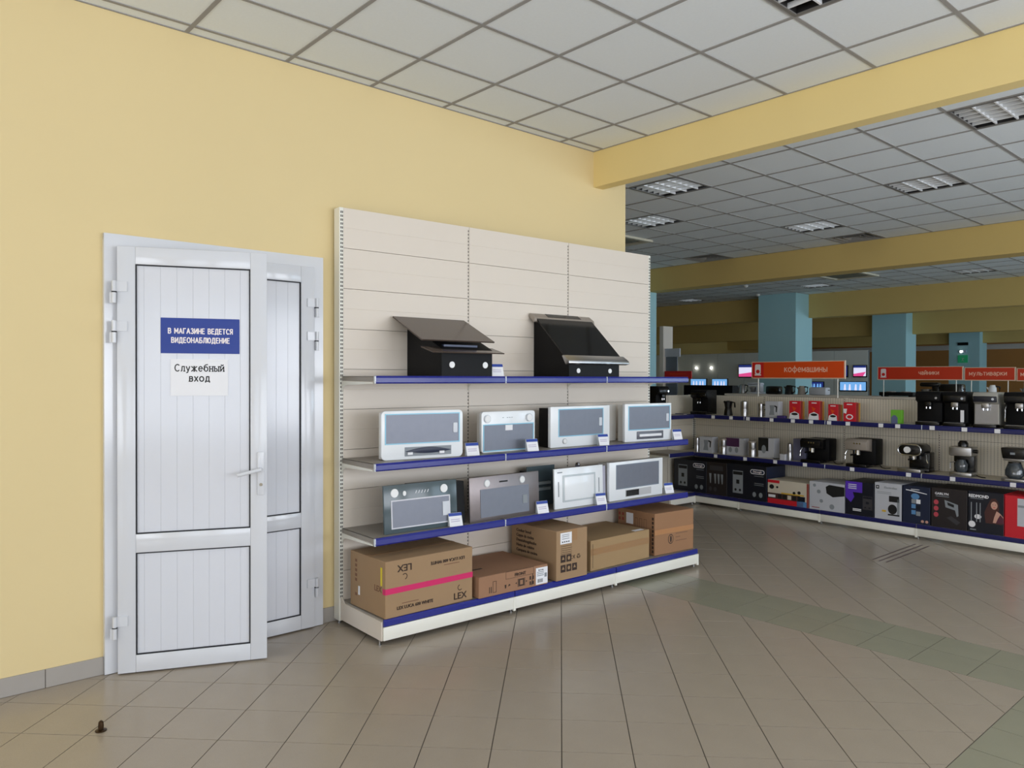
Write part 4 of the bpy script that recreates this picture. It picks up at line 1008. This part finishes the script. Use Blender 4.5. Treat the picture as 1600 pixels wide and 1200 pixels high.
decp(t, 'portrait_shoulders', [(.06, .11), (.145, .11), (.145, .17), (.115, .205), (.09, .22), (.07, .16)], skin, 2)
decp(t, 'portrait_dress', [(.085, .11), (.145, .11), (.145, .16), (.12, .19), (.1, .15)], mat('plum dress print', (84, 34, 52), .5), 3)
decp(t, 'portrait_face', disc(.07, .27, .027, .037, 16), skin, 4)
for x in (.06, .081): decp(t, 'portrait_eye', disc(x, .277, .004, .0025, 8), hair, 5)
decp(t, 'portrait_mouth', disc(.071, .252, .009, .003, 8), crim, 5)
t, w = bigbox('red carton with a white printed panel at the right end of the base', 3.207, 3.6, .38, crim)
dec(t, 'white_panel', -w/2+.1, w/2-.02, .11, .36, wbm); dec(t, 'printed_appliance', -w/2+.18, w/2-.06, .16, .24, greyp, 2)
dec(t, 'print_line', -.09, .1, .28, .3, greyp, 3)
# ------------------------------------------------------------------ hanging / pole signs
def polesign(RK, label, u0, u1, v, z0, z1, s, m, icon, ts_=.075, ztop=1.366, tx=.08, poles=None):
    t = thing('sign', label, 'sign', PL(RK, (u0+u1)/2, v, 0)); w = u1-u0
    B(-w/2, w/2, 0, .02, z0, z1).build('board', mat('cream sign edge', (226, 196, 170), .5), t)
    dec(t, 'face', -w/2+.012, w/2-.012, z0+.012, z1-.008, m, 2)
    if icon:
        dec(t, 'icon_field', -w/2+.012, -w/2+.17, z0+.012, z1-.008, red, 3); h = z1-z0; x = -w/2+.09
        ic = signw
        decp(t, 'icon', rrect(x-.04, x+.04, z0+h*.25, z0+h*.85, .02), ic, 4)
        decp(t, 'icon_window', disc(x, z0+h*.42, .026, .024, 12), red, 5); dec(t, 'icon_base', x-.045, x+.045, z0+h*.18, z0+h*.25, ic, 4)
    strokes(t, s, ts_*.7, mat('peach sign lettering', (246, 196, 170), .5), FR(tx if tx > -.3 else -w/2+.05, (z0+z1)/2+.003, -.0012), .14, 1.05, .24, align='CENTER' if tx > -.3 else 'LEFT')
    for x in (poles or (-w/2+.09, w/2-.09)): MB().cyl((x, .01, ztop), .006, z0-ztop+.01, 'z', 8).build('pole', rackw, t, smooth=True)
polesign(RK2, 'large orange category sign with a coffee machine icon on two poles', .258, 1.46, .03, 1.585, 1.793, 'кофемашины', org, 1, .098, tx=.12)
RKB = Matrix.Translation((0, 12, 0))
# farther gondola behind, only its top and its goods show
t = thing('display_counter', 'long low display counter behind the coffee shelving', 'shelving', RKB @ Matrix.Translation((-1.0, 0, 0)))
B(-2.25, 3.4, .0, .55, 0, 1.28).build('carcass', perf, t); B(-2.28, 3.45, -.02, .57, 1.28, 1.31).build('worktop', rackm, t)
polesign(RKB, 'smaller orange kettles sign with an icon, right of the large one', -.58, .615, 0, 1.567, 1.768, 'чайники', orgd, 1, .085, ztop=1.311, tx=.14)
polesign(RKB, 'orange multicooker sign, third along the row', .63, 1.262, 0, 1.562, 1.75, 'мультиварки', orgd, 0, .085, ztop=1.311, tx=-.02)
polesign(RKB, 'orange sign cut off by the right edge of the view', 1.275, 1.9, 0, 1.558, 1.735, 'мясорубки', orgd, 0, .085, ztop=1.311, tx=-1)
def small(label, x, w, h, d=.22, m=blk, kind='kettle', y=.3):
    t = thing({'kettle': 'kettle', 'hob': 'hob', 'toaster': 'toaster', 'mixer': 'food_mixer'}[kind], label, {'kettle': 'kettle', 'hob': 'hob', 'toaster': 'toaster', 'mixer': 'mixer'}[kind], RKB @ Matrix.Translation((x, .1, 1.3105)), 'small appliances on the counter behind')
    if kind == 'kettle':
        MB().lathe([(w/2, 0), (w*.46, .02), (w*.4, h*.8), (w*.25, h)], (0, .1, 0), 14).build('body', m, t, smooth=True)
        MB().tube([(w*.36, .1, h*.9), (w*.75, .1, h*.85), (w*.7, .1, h*.3), (w*.45, .1, h*.15)], .012).build('handle', blk, t)
        MB().prism([(-w*.38, h*.8), (-w*.62, h*.85), (-w*.36, h*.55)], .08, .12).build('spout', m, t)
    elif kind == 'hob':
        B(-w/2, w/2, 0, d, 0.012, h).build('body', m, t, bevel=.008)
        for sx in (-.4, .4): B(sx*w-.02, sx*w+.02, .02, d-.02, 0, .012).build('foot', blkm, t)
        for sx in (-.22, .22): MB().cyl((sx*w, d/2, h), .07, .01, 'z', 16).build('burner', darksteel, t)
    elif kind == 'toaster':
        B(-w/2, w/2, 0, .17, 0, h).build('body', m, t, bevel=.025)
        for k_ in (.05, .1): B(-w*.38, w*.38, k_, k_+.022, h-.002, h+.001).build('slot', blk, t)
        B(w/2, w/2+.02, .07, .1, h*.6, h*.68).build('lever', blk, t)
    else:
        B(-w/2, w/2, 0, .2, 0, .03).build('base', m, t, bevel=.01); B(w*.1, w*.45, .05, .16, .03, h*.75).build('column', m, t, bevel=.01)
        MB().prism(rrect(-w*.5, w*.45, h*.72, h, .03), .04, .17).build('head', m, t, bevel=.01)
        MB().lathe([(.04, .03), (.07, .1), (.075, .12)], (-w*.22, .1, 0), 14).build('bowl', steel, t, smooth=True)
small('grey kettle above the left part of the coffee shelving, behind', -3.05, .14, .17, m=steel)
small('white and black food mixer in the row behind, left of the sign pole', -2.78, .26, .2, m=wbm, kind='mixer')
small('dark toaster in the row behind, just past the left sign pole', -2.42, .24, .14, m=blk, kind='toaster')
small('black kettle in the row behind, before the teal column', -2.15, .15, .16, m=blk)
small('second black kettle in the row behind, before the teal column', -1.92, .14, .15, m=darksteel)
small('pale toaster in the row behind, under the orange coffee sign', -1.6, .3, .13, m=wbm, kind='toaster')
small('flat black hob in the row behind, under the kettles sign', -.35, .5, .07, m=blkm, kind='hob')
small('dark food mixer behind the black coffee machines', .12, .28, .22, m=blk, kind='mixer')
small('large black toaster behind the black coffee machines', .42, .3, .2, m=blk, kind='toaster')
small('white kettle behind the silver coffee machine', .93, .12, .19, m=wh)
small('steel kettle at the right end of the row behind', 1.35, .14, .17, m=steel)

# ------------------------------------------------------------------ far part of the hall
pw = struct('wall_television', B(-13.3, -5.2, 22.36, 22.45, 0, 2.42), mat('partition core', (120, 120, 116), .7))
pm_ = mat('pale partition panel', (232, 236, 232), .95, var=.02, spec=.1)
for k in range(8):
    B(-13.3+1.0125*k+.006, -13.3+1.0125*(k+1)-.006, 22.345, 22.36, .01, 2.415).build('wall_panel', pm_, pw)
def tv(label, x, z, w, h, pic):
    t = thing('television', label, 'television', Matrix.Translation((x, 22.345, z)), 'televisions on the far partition')
    B(-w/2, w/2, -.05, -.002, 0, h).build('casing', blk, t, bevel=.006)
    B(-w/2+.02, w/2-.02, -.053, -.049, .035, h-.02).build('screen', (scrw, scr, scrd)[pic], t)
    if pic == 0:
        MB().prism([(-w/2+.02, .035), (w/2-.1, .035), (w/2-.02, h*.45), (-w/2+.02, h*.28)], -.055, -.052).build('picture', scrp, t)
        dec(t, 'picture_top', -w/2+.02, w/2-.02, h*.78, h-.02, scrd, 3, y=-.053)
    else:
        for q in (-.3, -.12, .1, .27): MB().prism([(q*w-.03, .04), (q*w+.04, .04), (q*w+.03, h*.7), (q*w-.01, h*.72)], -.055, -.052).build('picture', scrw if pic == 1 else scr, t)
tv('television with a pink and white picture left of the orange sign', -9.1, 1.60, .66, .44, 0)
tv('television with a blue picture, leftmost low on the far partition', -11.0, 1.25, .66, .32, 1)
tv('television with a pale blue picture, second low on the far partition', -10.15, 1.25, .62, .32, 1)
tv('dark blue television right of the large orange sign', -5.98+.0, 1.62, .42, .36, 2)
tv('television with a pink and white picture between sign and teal column', -5.42, 1.62, .4, .36, 0)
tv('wide blue television low between orange sign and teal column', -5.62, 1.2, .8, .3, 1)
tv('small blue television right of the nearest teal column', -6.75, 1.25, .5, .24, 2)
for x, wd in ((-12.05, 'left of three'), (-11.1, 'middle of three'), (-10.5, 'right of three')):  # glowing dots put in for bright spot reflections on the partition
    t = thing('glint', 'tiny bright spotlight on the far partition, '+wd, 'lamp', Matrix.Translation((x, 22.3, 1.93)), 'three tiny glints on the far partition')
    MB().lathe([(.001, -.03), (.03, -.01), (.03, .02), (.001, .04)], n=10).build('bulb', spotm, t); B(-.015, .015, .0, .045, .0, .02).build('arm', steel, t)  # made-up bulb and arm that carry the glint
# white fixture with red sign at the left
t = thing('display_stand', 'tall white display post with red sign panel left of the televisions', 'display stand', Matrix.Translation((-4.62, 12.0, 0)))
B(-.14, -.05, 0, .3, 0, 2.6).build('post', rackm, t); B(-.05, .3, .05, .08, 2.0, 2.16).build('top_panel', wbm, t)
B(-.05, .22, .08, .1, 0, 2.0).build('grey_panel', mat('grey panel', (110, 118, 128), .5), t)
B(0, .62, -.02, .0, 1.575, 1.72).build('sign_panel', red, t); dec(t, 'print_line', .12, .5, 1.655, 1.675, org, 1, y=-.02); dec(t, 'print_line', .2, .56, 1.6, 1.615, org, 1, y=-.02)
B(.22, 1.3, .3, .6, 0, 1.45).build('cabinet', blkm, t)
# exit sign and lamp on the farthest teal column
t = thing('exit_sign', 'small dark green exit sign on the farthest teal column', 'sign', Matrix.Translation((-4.72, 28.6, 2.13)))
B(-.15, .15, -.03, 0, 0, .26).build('plate', exitg, t); decp(t, 'running_figure', [(-.04, .05), (-.02, .1), (-.03, .16), (.03, .17), (.05, .12), (.02, .13), (.01, .1), (.04, .05), (.02, .05), (-.005, .085), (-.02, .05)], mat('pale green print', (150, 210, 180), .5), 1, y=-.03)
t = thing('wall_lamp', 'bright little lamp above the green exit sign', 'lamp', Matrix.Translation((-4.72, 28.6, 2.47)))
B(-.1, .1, -.05, 0, 0, .08).build('casing', mat('lamp casing', (180, 190, 210), .4), t); MB().cyl((-.04, -.07, .04), .04, .02, 'y', 12).build('bulb', spotm, t)
t = B(-.16, .16, -.04, 0, 0, .1).build('speaker', blkm); t.location = (-4.72, 28.6, 2.72); tag(t, 'small black speaker high on the farthest teal column', 'speaker')
